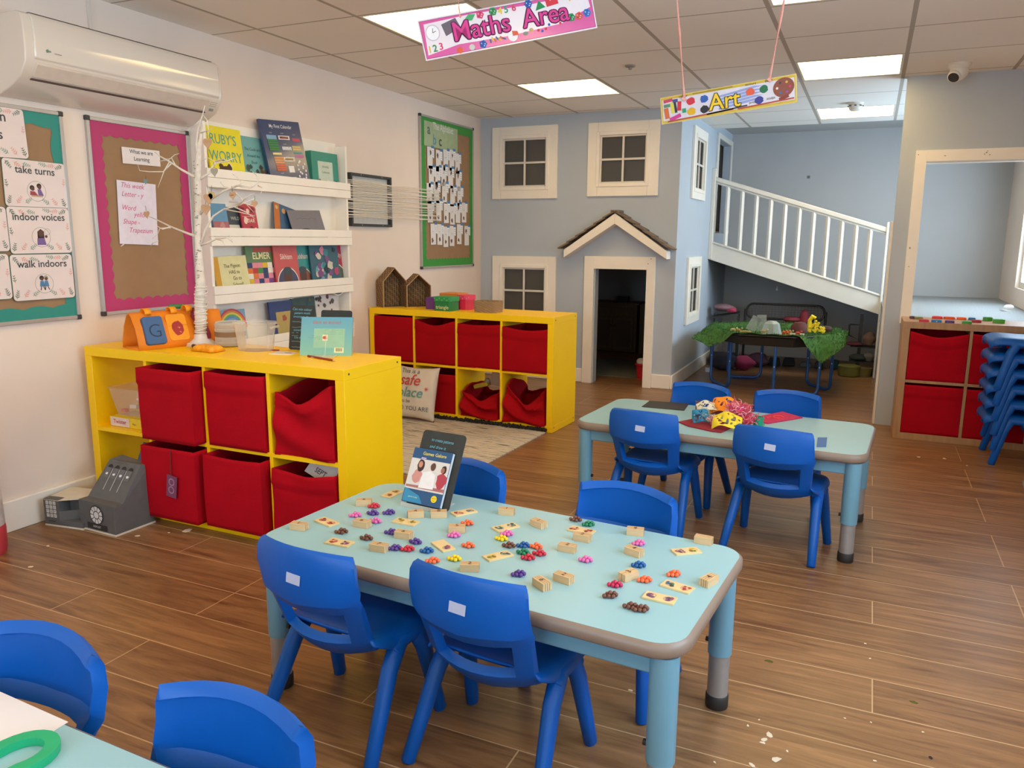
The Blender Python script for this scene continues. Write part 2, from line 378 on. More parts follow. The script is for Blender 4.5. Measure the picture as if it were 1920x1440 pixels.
# doorway lining
b = B(); b.box2((-2.213, YH-.028, 0), (-2.128, YH, 1.09), WHITE); b.box2((-1.672, YH-.028, 0), (-1.60, YH, 1.09), WHITE); b.box2((-2.128, YH-.028, .985), (-1.672, YH, 1.09), WHITE)
b.box2((-2.135, YH, 0), (-2.12, YH+.09, .985), M_GREY); b.box2((-1.68, YH, 0), (-1.665, YH+.09, .985), M_GREY)
for x, z in ((-1.637, 1.075), (-1.66, 1.035)): b.box((x, YH-.029, z), (.007, .003, .007), mat('7d746a'))
struct(b.build('door_1', bevel=.004))
b = B(); b.M = SIDE(8.34, 0, -1.44)
b.box2((-.42, 1.3, 0), (-.36, 2.25, .02), M_WT); b.box2((.36, 1.3, 0), (.42, 2.25, .02), M_WT); b.box2((-.36, 2.2, 0), (.36, 2.25, .02), M_WT)
struct(b.build('door_2', bevel=.004))
# baseboards
def skirt(name, a, c): 
    b = B(); b.box2(a, c, WHITE); struct(b.build(name, bevel=.006))
skirt('baseboard_left', (XL, YB, 0), (XL+.018, YH, .135)); skirt('baseboard_far', (-1.60, YH-.018, 0), (-1.44, YH, .12)); skirt('baseboard_far_left', (XL+.018, YH-.018, 0), (-2.213, YH, .12))
bpy.data.objects['baseboard_far_left'].name = 'baseboard_centre'
skirt('baseboard_side', (-1.44, YH-.018, 0), (-1.422, YN, .12)); skirt('baseboard_right', (XR-.018, YB, 0), (XR, 5.75, .12))

# front partition with framed opening onto the raised carpeted landing
PY = 5.77
OP = (.264, 1.3, .70, 1.731)
b = B(); holed(.118, XR, 0, CEIL, [OP], lambda a, c, d, e: b.box2((a, PY, d), (c, PY+.08, e), M_GREY)); struct(b.build('wall_partition', smooth=0))
b = B(); b.box2((.207, PY-.022, .70), (.27, PY, 1.80), WHITE); b.box2((.27, PY-.022, 1.731), (XR, PY, 1.80), WHITE)
b.box2((.255, PY, .72), (.27, PY+.08, 1.731), M_WT); b.box2((.27, PY, 1.722), (XR, PY+.08, 1.737), M_WT)
dk = mat('8a7a68')
for u, v in ((1722, 290), (1772, 292), (1850, 286), (1856, 290), (1846, 289), (1852, 283), (1706, 465), (1704, 500)):
    p = ony(u, v, PY-.022); b.box((p.x, PY-.0225, p.z), (rng.uniform(.004, .012), .002, rng.uniform(.004, .010)), dk)
struct(b.build('trim_3', bevel=.003))
CARP = mat((150, 152, 150), .95, .45, 160, .6, 300)
b = B(); b.box2((.12, PY+.08, .64), (XR, YN, .70), CARP); b.box2((.12, 5.85, 0), (.14, 7.8, .64), M_GREY); struct(b.build('trim_4', smooth=0))
b = B(); b.box2((.10, PY-.004, 0), (.118, PY+.09, 1.36), M_WT); struct(b.build('trim_5', bevel=.004))

# ramp with balustrade beside the playhouse
def zt(x): return 1.206+(x+1.414)*(.749-1.206)/(.100+1.414)    # top of the stringer
x0, x1 = -1.44, .12; RYY = 7.78
t = struct(bpy.data.objects.new('trim_6', None)); COL.objects.link(t)
b = B(); b.add([(x0, RYY, zt(x0)), (x1, RYY, zt(x1)), (x1, RYY, zt(x1)-.165), (x0, RYY, zt(x0)-.165), (x0, RYY+.03, zt(x0)), (x1, RYY+.03, zt(x1)), (x1, RYY+.03, zt(x1)-.165), (x0, RYY+.03, zt(x0)-.165)],
    [(3, 2, 1, 0), (4, 5, 6, 7), (0, 1, 5, 4), (1, 2, 6, 5), (2, 3, 7, 6), (3, 0, 4, 7)], M_WT); b.build('stringer', parent=t, bevel=.003)
b = B(); b.add([(x0, RYY+.03, zt(x0)-.07), (x1, RYY+.03, zt(x1)-.07), (x1, YN, zt(x1)-.07), (x0, YN, zt(x0)-.07), (x0, RYY+.03, zt(x0)-.1), (x1, RYY+.03, zt(x1)-.1), (x1, YN, zt(x1)-.1), (x0, YN, zt(x0)-.1)],
    [(0, 1, 2, 3), (7, 6, 5, 4), (0, 4, 5, 1), (1, 5, 6, 2), (2, 6, 7, 3), (3, 7, 4, 0)], CARP); b.build('ramp_deck', parent=t)
def slopebar(za, zb, h_, y0_, y1_, nm):
    b = B(); b.add([(x, y, z+dz) for x, z in ((x0, za), (x1, zb)) for y, dz in ((y0_, 0), (y1_, 0), (y1_, h_), (y0_, h_))],
        [(0, 1, 2, 3), (7, 6, 5, 4), (0, 4, 5, 1), (1, 5, 6, 2), (2, 6, 7, 3), (3, 7, 4, 0)], M_WT); b.build(nm, parent=t, bevel=.008)
slopebar(1.79, 1.305, .045, RYY-.012, RYY+.045, 'handrail'); slopebar(1.77, 1.285, .022, RYY+.002, RYY+.028, 'handrail')
slopebar(zt(x0)-.006, zt(x1)-.006, .022, RYY-.012, RYY+.045, 'base_rail')
for i in range(11):
    u = 1358+ i*27.0
    p = ony(u, 480, RYY); x = p.x; fr = (x-x0)/(x1-x0); za = zt(x)+.01; zb = 1.775+(1.29-1.775)*fr
    b = B(); hw = .0165
    b.tube([(x, RYY+.015, za), (x, RYY+.015, zb)], [hw*1.3, hw*1.3], M_WT, n=4); o = b.build('baluster', parent=t, smooth=0, bevel=.003)
b = B(); b.box2((-1.44, RYY-.02, zt(x0)-.165), (-1.405, RYY+.05, 1.90), M_WT); b.build('newel_post', parent=t, bevel=.004)
b = B(); b.box2((.105, RYY-.02, 0), (.125, RYY+.05, 1.40), M_WT); b.build('newel_post', parent=t, bevel=.004)

# porch canopy over the doorway
t = thing('porch_canopy', 'small gabled porch roof with brown shingles above the playhouse doorway', 'porch roof', T(-1.925, YH, 1.13))
M_SH = mat('7b6a58', .85, .25, 25, .3, 60)
for sg in (-1, 1):
    b = B(); L_ = .44; H_ = .30; d = .13
    ang = atan2(H_, L_)
    b.add([(0, -d, H_+.01), (sg*L_, -d, 0.01), (sg*L_, -d, -.055), (0, -d, H_-.075), (0, 0, H_+.01), (sg*L_, 0, .01), (sg*L_, 0, -.055), (0, 0, H_-.075)],
        [(0, 1, 2, 3), (7, 6, 5, 4), (0, 4, 5, 1), (1, 5, 6, 2), (2, 6, 7, 3), (3, 7, 4, 0)], WHITE)
    b.build('gable_board', parent=t, bevel=.003, weld=True)
    b = B()
    for k in range(6):
        f0, f1 = k/6, (k+1.25)/6; pa = Vector((sg*L_*1.06*f0, 0, H_*(1-f0)+.018)); pbb = Vector((sg*L_*1.06*f1, 0, H_*(1-f1)+.030))
        n = Vector((sg*sin(ang), 0, cos(ang)))*.012
        b.add([pa+Vector((0, -d-.015, 0)), pbb+Vector((0, -d-.015, 0)), pbb+n+Vector((0, -d-.015, 0)), pa+n+Vector((0, -d-.015, 0)), pa, pbb, pbb+n, pa+n],
            [(0, 1, 2, 3), (7, 6, 5, 4), (0, 4, 5, 1), (1, 5, 6, 2), (2, 6, 7, 3), (3, 7, 4, 0)], M_SH)
    b.build('shingles', parent=t, smooth=0, weld=False)
b = B(); b.box((0, -.07, .325), (.07, .15, .022), M_SH); b.build('ridge_cap', parent=t, bevel=.005)

# ceiling lights
m, N, L, pb = nodes_mat('light_diffuser')
tc = N.new('ShaderNodeTexCoord'); gp = N.new('ShaderNodeTexGradient'); sp_ = N.new('ShaderNodeSeparateXYZ'); L.new(tc.outputs['Generated'], sp_.inputs[0])
# the panel is a little deeper yellow in its middle than at its lamp-side edges
a1 = N.new('ShaderNodeMath'); a1.operation = 'SUBTRACT'; L.new(sp_.outputs[1], a1.inputs[0]); a1.inputs[1].default_value = .5
a2 = N.new('ShaderNodeMath'); a2.operation = 'ABSOLUTE'; L.new(a1.outputs[0], a2.inputs[0])
rp = N.new('ShaderNodeValToRGB'); L.new(a2.outputs[0], rp.inputs[0]); rp.color_ramp.elements[0].position = .1; rp.color_ramp.elements[0].color = (1, .615, .18, 1)
rp.color_ramp.elements[1].position = .48; rp.color_ramp.elements[1].color = (1, .79, .43, 1)
pb.inputs['Base Color'].default_value = (.8, .8, .75, 1); L.new(rp.outputs[0], pb.inputs['Emission Color']); pb.inputs['Emission Strength'].default_value = PANEL
M_PAN = m
LL = ['square ceiling light panel behind the maths sign', 'square ceiling light panel in front of the playhouse upper windows', 'ceiling light panel cut off by the top of the photo, above the art sign',
      'ceiling light panel nearest the domed security camera', 'ceiling light panel farthest back beside the smoke alarm']+['ceiling light panel overhead nearer the viewer']*4
for i, (x, y) in enumerate(PAN):
    t = thing('ceiling_light', LL[i], 'ceiling light', T(x+.3, y+.3, CEIL), 'square ceiling light panels')
    b = B(); frame_rect(b, -.288, .288, -.288, .288, .012, .02, M_WT, .0); b.build('frame', parent=t)
    b = B(); b.box2((-.276, -.276, .012), (.276, .276, .03), M_PAN); b.build('diffuser', parent=t)
# security camera, smoke alarm, sprinkler
t = thing('security_camera', 'white domed security camera with dark lens on the ceiling', 'security camera', T(.38, 5.47, CEIL) @ Matrix.Rotation(pi, 4, 'X'))
b = B(); b.lathe([(.062, 0), (.062, .012), (.055, .02), (.052, .03)], M_WT); b.build('base', parent=t)
b = B(); b.ball((0, 0, .045), .05, M_WT, 20, 12); b.build('dome', parent=t)
b = B(); b.M = Matrix.Translation((-.015, .022, .058)) @ Matrix.Rotation(radians(48), 4, 'X') @ Matrix.Rotation(radians(-12), 4, 'Y'); b.M = Matrix.Translation((-.012, .0, .05)) @ Vector((-.35, .75, .7)).to_track_quat('Z', 'Y').to_matrix().to_4x4()
b.lathe([(.036, .02), (.036, .046), (.031, .05)], M_WT, 20); b.lathe([(.0, .0515), (.03, .051)], mat('3a3d40', .15), 20); b.build('lens', parent=t)
t = thing('smoke_alarm', 'round white smoke alarm in front of the far light panel', 'smoke alarm', T(-.2, 6.69, CEIL) @ Matrix.Rotation(pi, 4, 'X'))
b = B(); b.lathe([(.055, 0), (.055, .012), (.048, .018), (.05, .03), (.042, .05), (.03, .058)], M_WT); b.build('body', parent=t)
b = B(); [b.box((.048*cos(a), .048*sin(a), .024), (.016, .016, .007), mat('4a4a4a'), Matrix.Rotation(a, 3, 'Z')) for a in [2*pi*k/8 for k in range(8)]]; b.build('vents', parent=t)
b = B(); b.lathe([(.035, 0), (.03, .008), (.012, .012), (.01, .022), (0.001, .026)], mat('8f877d', .4)); tag(b.build('ceiling_sensor', M=T(-1.41, 4.80, CEIL) @ Matrix.Rotation(pi, 4, 'X')), 'small round sensor on the ceiling tile right of the second light', 'ceiling sensor')
# ================================================================== tables
M_TOP = mat('94bdc6', .32, .02, 5); M_RIM = mat('8b7768', .4, .05, 14); M_LEG = mat('6f9fb4', .3, .03, 9, metal=0.1); M_ALU = mat('a9a9a8', .35, .05, 20, metal=.5); M_BLK = mat('26231f', .6)
TZ = .437
def rrect(w_, h_, r, n=7):
    P = []
    for cx, cy, a0 in ((w_/2-r, h_/2-r, 0), (-w_/2+r, h_/2-r, pi/2), (-w_/2+r, -h_/2+r, pi), (w_/2-r, -h_/2+r, 1.5*pi)):
        P += [(cx+r*cos(a0+pi/2*i/n), cy+r*sin(a0+pi/2*i/n)) for i in range(n+1)]
    return P
def table(label, x, y, rz, w_=1.19, h_=.60):
    t = thing('classroom_table', label, 'table', T(x, y, 0, rz), 'pale blue classroom tables')
    P = rrect(w_-.018, h_-.018, .065); Q = rrect(w_, h_, .074)
    b = B(); n = len(P); b.prism(P, TZ-.02, TZ, M_TOP); b.build('table_top', parent=t, smooth=0, fixn=False)
    b = B(); prof = [(P, TZ-.0003), (Q, TZ-.007), (Q, TZ-.028), (P, TZ-.036), (rrect(w_-.06, h_-.06, .05), TZ-.036), (rrect(w_-.06, h_-.06, .05), TZ-.02)]
    V = []; F = []
    for PP, z in prof: V += [(p[0], p[1], z) for p in PP]
    for i in range(len(prof)-1):
        for j in range(n): F.append((i*n+j, i*n+(j+1) % n, (i+1)*n+(j+1) % n, (i+1)*n+j))
    b.add(V, F, M_RIM); b.build('edge_band', parent=t, smooth=80)
    b = B(); ax, ay = w_/2-.048, h_/2-.048
    for sy in (-1, 1): b.box((0, sy*ay, TZ-.062), (2*ax, .022, .05), M_LEG)
    for sx in (-1, 1): b.box((sx*ax, 0, TZ-.062), (.022, 2*ay, .05), M_LEG)
    b.build('apron', parent=t, bevel=.004)
    for sx, sy in ((-1, -1), (-1, 1), (1, 1), (1, -1)):
        c = (sx*ax, sy*ay, 0)
        b = B(); b.lathe([(.031, TZ-.037), (.031, .155), (.027, .155)], M_LEG, 24, c); lg = b.build('leg', parent=t, smooth=50)
        b = B(); b.lathe([(.027, .16), (.027, .03)], M_ALU, 24, c); b.build('extension_tube', parent=lg, smooth=50)
        b = B(); b.lathe([(.005, .0), (.029, 0), (.030, .004), (.030, .034), (.026, .038)], M_BLK, 24, c); b.build('rubber_foot', parent=lg, smooth=50)
        b = B(); b.tube([(c[0]-sx*.025, c[1], .185), (c[0]-sx*.038, c[1], .185)], .007, M_BLK, 8); b.build('clamp_knob', parent=lg, smooth=50)
    return t
table('pale blue table in the middle foreground scattered with wooden blocks and berry counters', -.838, 1.758, radians(-4.3), 1.18, .595)
table('pale blue table with a pile of craft nets in front of the play corner', -.53, 3.45, radians(-3.4), 1.20, .605)
table('pale blue table cut off by the bottom left corner of the photo', -1.15, .46, radians(-1.5), 1.2, .605)

# ================================================================== chairs
M_CH = mat('0054ac', .42, .05, 7, .05, 200, spec=.35); M_STK = mat('b9bdd6', .5)
def make_chair(label, group, sticker=True):
    t = thing('classroom_chair', label, 'chair', Matrix.Identity(4), group)
    # seat: dished shell with rolled front edge and side skirts
    rows = [(.150, .236, .125), (.158, .254, .138), (.140, .270, .148), (.09, .275, .152), (.02, .270, .152), (-.05, .270, .150), (-.105, .276, .143), (-.128, .288, .136)]
    b = B(); V = []; F = []
    cols = [-1.04, -1, -.6, 0, .6, 1, 1.04]
    for (y, z, hw) in rows:
        for c in cols:
            dz = (-.03 if .26 > z or y > -.08 else -.008) if abs(c) > 1 else .006*c*c
            V.append((hw*c, y-.006*(abs(c) > 1), z+dz))
    nc = len(cols)
    for i in range(len(rows)-1):
        for j in range(nc-1): F.append((i*nc+j, i*nc+j+1, (i+1)*nc+j+1, (i+1)*nc+j))
    b.add(V, F, M_CH); b.build('seat', parent=t, sub=2, solid=.012, soff=-1, smooth=180)
    # backrest: curved panel with a crease over a slot, tapering to the seat
    rows = [(.512, -.212, .134), (.508, -.216, .141), (.498, -.219, .146), (.462, -.219, .1485), (.425, -.221, .1495), (.412, -.219, .149), (.388, -.198, .137), (.300, -.166, .128), (.285, -.152, .128), (.262, -.128, .128)]
    cols = [-1.001, -1, -.95, -.76, -.5, -.25, 0, .25, .5, .76, .95, 1, 1.001]; nc = len(cols); V = []; F = []
    for i, (z, y, hw) in enumerate(rows):
        for c in cols:
            zz = z + (.012*(1-c*c) if i < 3 else 0) - (.020*(1-c*c) if i in (8, 9) else 0) - (.012*(1-c*c) if i in (6, 7) else 0) - (.012*(1-abs(c)) if i in (4, 5) else 0)
            fl = (.0, .0, .0, .0, .0, .0, .006, .010, .008, .0)[i] if abs(c) > 1 else 0
            V.append((hw*c, y+.006+.034*c*c+fl+(.012*max(0, abs(c)-.76)/.24 if i in (4, 5) else 0), zz))
    for i in range(len(rows)-1):
        for j in range(nc-1):
            if i == 6 and 3 <= j <= 8: continue
            F.append((i*nc+j, (i+1)*nc+j, (i+1)*nc+j+1, i*nc+j+1))
    b = B(); b.add(V, F, M_CH)
    o = b.build('backrest', parent=t, smooth=24); md = o.modifiers.new('thickness', 'SOLIDIFY'); md.thickness = .024; md.offset = 0
    md = o.modifiers.new('edge', 'BEVEL'); md.width = .005; md.segments = 3; md.limit_method = 'ANGLE'; md.angle_limit = radians(50); md.harden_normals = False
    for sx in (-1, 1):
        for (ya, yf) in ((.045, .108), (-.045, -.182)):
            b = B(); zs = [.262, .250, .20, .10, .004, .0]; V = []
            pts = [(sx*(.150+.024*(1-z/.26)), ya+(yf-ya)*(1-z/.26)**.95 if z < .25 else ya*.8, z) for z in zs]
            b.tube(pts, [.014, .0215, .0205, .0185, .0165, .013], M_CH, n=10, sq=1.15)
            b.build('leg', parent=t, smooth=60)
        b = B(); b.tube([(sx*.152, -.062, .238), (sx*.150, -.038, .252), (sx*.150, .038, .252), (sx*.152, .062, .238)], .0195, M_CH, n=10)
        b.box((sx*.142, 0, .256), (.03, .14, .02), M_CH); b.build('side_rail', parent=t, smooth=60, bevel=.003)
    if sticker:
        b = B(); z = .458; y = -.2262
        b.M = Matrix.Translation((.0, y, z)) @ Matrix.Rotation(radians(90-6), 4, 'X') @ Matrix.Rotation(radians(-3), 4, 'Z')
        b.box((0, 0, .0), (.042, .024, .001), M_STK); b.build('sticker', parent=o, smooth=0)
    return t
G1 = 'blue plastic classroom chairs'
CH = [('blue chair with a white sticker pushed in at the left front of the middle table', -1.127, 1.547, -4.9, 1),
      ('blue chair with a white sticker pushed in at the front centre of the middle table', -.717, 1.580, -5.1, 1),
      ('blue chair behind the middle table, right of the chalkboard sign', -.604, 1.925, 175.1, 0),
      ('blue chair half hidden behind the chalkboard sign on the middle table', -1.142, 1.945, 177.6, 0),
      ('blue chair with a white sticker at the left front of the craft table', -.792, 3.315, -5.6, 1),
      ('blue chair with a torn sticker at the right front of the craft table', -.255, 3.243, -8.8, 1),
      ('blue chair behind the craft table on the left, by the black paper', -.751, 3.675, 169, 0),
      ('blue chair behind the craft table on the right, behind the pink felt sheet', -.304, 3.655, 180.6, 0),
      ('blue chair at the left edge of the photo behind the bottom left table', -1.295, .645, 180.2, 0),
      ('blue chair at the bottom of the photo, right end of the bottom left table', -.84, .635, 181.6, 0)]
ca = make_chair(CH[0][0], G1); ca.matrix_world = T(CH[0][1], CH[0][2], 0, radians(CH[0][3]))
cn = make_chair(CH[2][0], G1, False); cn.matrix_world = T(CH[2][1], CH[2][2], 0, radians(CH[2][3]))
for i, (lb, x, y, a, st) in enumerate(CH):
    if i in (0, 2): continue
    dup(ca if st else cn, T(x, y, 0, radians(a)), lb)
# stacked chairs by the window unit (seats facing left)
pos = ['bottom', 'second from bottom', 'third from bottom', 'fourth from bottom', 'fifth from bottom', 'topmost']
for k in range(6):
    dup(cn, T(.815-.004*k, 5.15-.006*k, .0865*k, radians(91)), 'blue chair in the stack by the wooden unit, %s of the stack' % pos[k], 'stacked blue chairs')

# ================================================================== cube shelf units
M_YEL = mat('ffcc00', .42, .02, 5, spec=.4); M_WOOD = mat('b08458', .45, .14, 5, .1, 40, stretch=(6, 6, .8))
def cube_unit(label, cat, M, Lw, H, D, nx, m, name='cube_shelf', screws=True, ny=2):
    t = thing(name, label, cat, M); E_, d_ = .042, .017
    b = B(); b.box2((-Lw/2, 0, H-E_), (Lw/2, D, H), m); b.build('top_panel', parent=t, bevel=.0015)
    b = B(); b.box2((-Lw/2, 0, 0), (Lw/2, D, E_), m); b.build('bottom_panel', parent=t, bevel=.0015)
    for s in (-1, 1):
        b = B(); b.box2((s*Lw/2, 0, E_), (s*(Lw/2-E_), D, H-E_), m)
        if screws and s > 0:
            for y in (.03, D-.03):
                for z in (.03, H-.02): b.tube([(Lw/2-.001, y, z), (Lw/2+.001, y, z)], .005, mat('4c4326'), 8)
        b.build('side_panel', parent=t, bevel=.0015)
    iw = Lw-2*E_; cw = (iw-(nx-1)*d_)/nx; ih = H-2*E_; chh = (ih-(ny-1)*d_)/ny
    for j in range(1, ny):
        z = E_+j*chh+(j-1)*d_; b = B(); b.box2((-iw/2, .002, z), (iw/2, D, z+d_), m); b.build('shelf_board', parent=t)
    for i in range(1, nx):
        x = -iw/2+i*cw+(i-1)*d_
        for j in range(ny):
            z = E_+j*(chh+d_); b = B(); b.box2((x, .003, z), (x+d_, D, z+chh), m); b.build('divider', parent=t)
    def cell(i, j): return (-iw/2+i*(cw+d_)+cw/2, E_+j*(chh+d_), cw, chh)
    return t, cell
M_RED = mat('ae0418', .9, .07, 9, .35, 380, spec=.15); M_RED2 = mat('a40410', .9, .07, 9, .35, 380, spec=.15)
M_DK = mat('3d0d10', .9)
def fabric_bin(label, M, w_=.31, h_=.30, d_=.33, sag=.0, slump=0., lean=0., band=True, m=None, group='red fabric storage bins', seed=0, tagcord=False):
    m = m or M_RED; r_ = random.Random(seed+5)
    t = thing('fabric_bin', label, 'storage bin', M, group)
    n = 40; nl = 20; V = []; F = []
    ph = [r_.uniform(0, 6.28) for _ in range(4)]
    def per(i):
        u = (i % n)/n*4; k = int(u); f = u-k
        return [(-w_/2+w_*f, 0), (w_/2, d_*f), (w_/2-w_*f, d_), (-w_/2, d_-d_*f)][k], k, f
    for l in range(nl+1):
        g = l/nl
        for i in range(n):
            (x, y), k, f = per(i)
            top = h_
            if k == 0: top = h_-sag*sin(pi*f)**1.3
            elif k in (1, 3): ff = f if k == 1 else 1-f; top = h_-sag*.25*sin(pi*ff)
            top -= slump*.5*h_*(.55+.45*sin(ph[0]+2*pi*i/n*2))*(1 if slump else 0)
            z = top*g
            bul = .004*sin(pi*g)*(1 if k in (0, 2) else .3)*(-1 if k == 0 else 1)
            if band and g > .79: bul += (-.008 if k == 0 else 0)
            ww = slump*(.028*sin(3.1*g*pi+ph[1]+i*.5)+.02*sin(i*1.1+ph[2]+5*g)*g)
            xx = x*(1-slump*.22*g*g)+lean*g*h_; yy = y+(bul if k in (0, 2) else 0)+ww*(1 if k in (0, 2) else 0)+slump*.05*g*g*(1 if k == 0 else 0)
            if k == 0: yy = max(yy, -.012) if False else yy
            V.append((xx, yy, z+ww*.5*g))
    for l in range(nl):
        for i in range(n): F.append((l*n+i, l*n+(i+1) % n, (l+1)*n+(i+1) % n, (l+1)*n+i))
    b = B(); b.add(V, F, m); b.poly([(p[0], p[1]) for p in V[:n]], m, .004)
    b.build('bin_body', parent=t, solid=.007, soff=-1, smooth=50)
    return t
# --- near unit
U1 = T(-2.452, 2.345, 0, radians(-.3)); U1h = .745
u1, c1 = cube_unit('yellow cube shelf in the foreground, topped with the birch twig tree and a clear tub', 'shelf unit', U1, 1.413, U1h, .39, 4, M_YEL)
def incell(U, c, i, j, y=0., dx=0.): x, z, w_, h_ = c(i, j); return U @ Matrix.Translation((x+dx, y, z+.001))
BL = 'red bin in foreground yellow shelf, %s row, %s'
fabric_bin(BL % ('top', 'leftmost, sticking out'), incell(U1, c1, 1, 1, -.055, .004), .30, .305, .36, 0, 0, seed=1)
fabric_bin(BL % ('top', 'middle of the three'), incell(U1, c1, 2, 1, -.006), .302, .307, .36, .004, 0, seed=2)
fabric_bin(BL % ('top', 'slumped with a gaping folded mouth'), incell(U1, c1, 3, 1, -.0), .292, .30, .34, .05, .32, seed=3)
o = fabric_bin(BL % ('bottom', 'leftmost, with a purple tag on a cord'), incell(U1, c1, 1, 0, -.065, .002), .305, .31, .36, 0, 0, band=False, seed=4)
b = B(); b.tube([(.03, -.008, .31), (.03, -.014, .2)], .0025, mat('6a1018'), 6); b.build('cord', parent=o)
b = B(); b.M = Matrix.Translation((.033, -.016, .155)) @ Matrix.Rotation(pi/2, 4, 'X') @ Matrix.Rotation(radians(-8), 4, 'Z'); b.box((0, 0, 0), (.055, .095, .003), mat('7a4260')); [b.ring(0, dy, .012, .004, mat('b58aa8'), .002) for dy in (.02, -.015)]
b.build('label_tag', parent=o, smooth=0)
fabric_bin(BL % ('bottom', 'middle of the three'), incell(U1, c1, 2, 0, -.045), .305, .305, .36, .006, 0, band=False, seed=5)
fabric_bin(BL % ('bottom', 'right end, with papers poking out'), incell(U1, c1, 3, 0, -.015), .305, .292, .34, .022, .08, seed=6)
# --- far unit
U2 = T(-2.485, 4.575, 0, radians(-2.0)); U2h = .745
u2, c2 = cube_unit('yellow cube shelf in front of the playhouse, topped with wicker houses and shape boxes', 'shelf unit', U2, 1.42, U2h, .39, 4, M_YEL)
BM = 'red bin in far yellow shelf, %s row, %s'
fabric_bin(BM % ('top', 'leftmost and flat faced'), incell(U2, c2, 0, 1, .0), .322, .309, .36, 0, 0, band=False, m=M_RED2, seed=11)
fabric_bin(BM % ('top', 'second from left with a dipped rim'), incell(U2, c2, 1, 1, .002), .31, .30, .36, .035, .0, m=M_RED2, seed=12)
fabric_bin(BM % ('top', 'third from left'), incell(U2, c2, 2, 1, .002), .318, .297, .36, .004, .06, m=M_RED2, seed=13)
fabric_bin(BM % ('top', 'right end'), incell(U2, c2, 3, 1, -.004), .318, .29, .36, .015, .05, m=M_RED2, seed=14)
fabric_bin(BM % ('bottom', 'leftmost, mostly hidden'), incell(U2, c2, 0, 0, .0), .31, .28, .36, 0, 0, m=M_RED2, seed=15)
fabric_bin(BM % ('bottom', 'behind the cushion'), incell(U2, c2, 1, 0, .02), .315, .27, .34, 0, 0, m=M_RED2, seed=16)
fabric_bin(BM % ('bottom', 'low and collapsed with toys showing'), incell(U2, c2, 2, 0, .0), .29, .225, .33, .03, .75, m=M_RED2, seed=17)
fabric_bin(BM % ('bottom', 'right end, collapsed to a peak'), incell(U2, c2, 3, 0, -.012), .305, .285, .33, .04, .8, m=M_RED2, seed=18)
# --- wooden unit on the right
U3 = T(.217+.3743, 5.40, 0, 0); 
u3, c3 = cube_unit('beech wood cube shelf under the framed opening, topped with coloured construction tiles', 'shelf unit', U3, .7486, .745, .365, 2, M_WOOD, screws=False)
BN = 'red fabric bin in the wooden shelf, %s'
fabric_bin(BN % 'top left with a sagging rim', incell(U3, c3, 0, 1, .003), .318, .305, .34, .03, .03, seed=21)
fabric_bin(BN % 'bottom left', incell(U3, c3, 0, 0, .003), .32, .307, .34, .0, 0, seed=22)
fabric_bin(BN % 'top right, behind the chair stack', incell(U3, c3, 1, 1, .003), .32, .305, .34, .01, 0, seed=23)
fabric_bin(BN % 'bottom right, seen through the chair legs', incell(U3, c3, 1, 0, .003), .32, .305, .34, .0, 0, seed=24)

# ================================================================== book rack on the left wall
BY0, BY1 = 3.078, 4.275; BX = -3.10
t = thing('book_rack', 'white wooden picture book rack with four lipped shelves on the left wall', 'bookshelf', T(XL, (BY0+BY1)/2, 0))
hy = (BY1-BY0)/2
b = B(); b.box2((.0, -hy, .40), (.012, hy, 1.82), WHITE); b.build('back_panel', parent=t)
for s in (-1, 1):
    b = B(); b.box2((.012, s*hy, .40), (.10, s*(hy-.018), 1.80), WHITE); b.build('side_panel', parent=t, bevel=.002)
TIER = [1.477, 1.18, .878, .58]
for z in TIER:
    b = B(); b.box2((.012, -hy+.018, z+.01), (.10, hy-.018, z+.022), WHITE); b.build('shelf_board', parent=t)
    b = B(); b.box2((.10, -hy-.002, z), (.114, hy+.012, z+.048), WHITE); b.box2((.10, -hy-.002, z+.0495), (.1135, hy+.012, z+.094), WHITE); b.build('front_lip', parent=t, bevel=.0015)
# ================================================================== left wall: boards, posters, papers
BROWN = mat('9c7a58', .8, .05, 12); PAPER = mat('ece4e2', .55, .02, 8); INK = mat('3c4446', .7); FRM = mat('b9b4ae', .35, .04, 10, metal=.4); CAP = mat('3a3835', .5)
def P1(h): return mat(h, .6, .05, 30)
def wave_strip(b, x0, y0, x1, y1, side, wd, m, z, amp=.012, wl=.07):
    """a border strip with a scalloped inner edge; side = +1 inner edge to the left of travel"""
    d = Vector((x1-x0, y1-y0)); L_ = d.length; d /= L_; n = Vector((-d.y, d.x))*side
    k = max(8, int(L_/.008)); V = []; F = []
    for i in range(k+1):
        s = L_*i/k; w_ = wd+amp*abs(sin(pi*s/wl))
        V += [(x0+d.x*s, y0+d.y*s, z), (x0+d.x*s+n.x*w_, y0+d.y*s+n.y*w_, z)]
        if i: F.append((2*i-2, 2*i-1, 2*i+1, 2*i) if side < 0 else (2*i-2, 2*i, 2*i+1, 2*i-1))
    b.add(V, F, m)
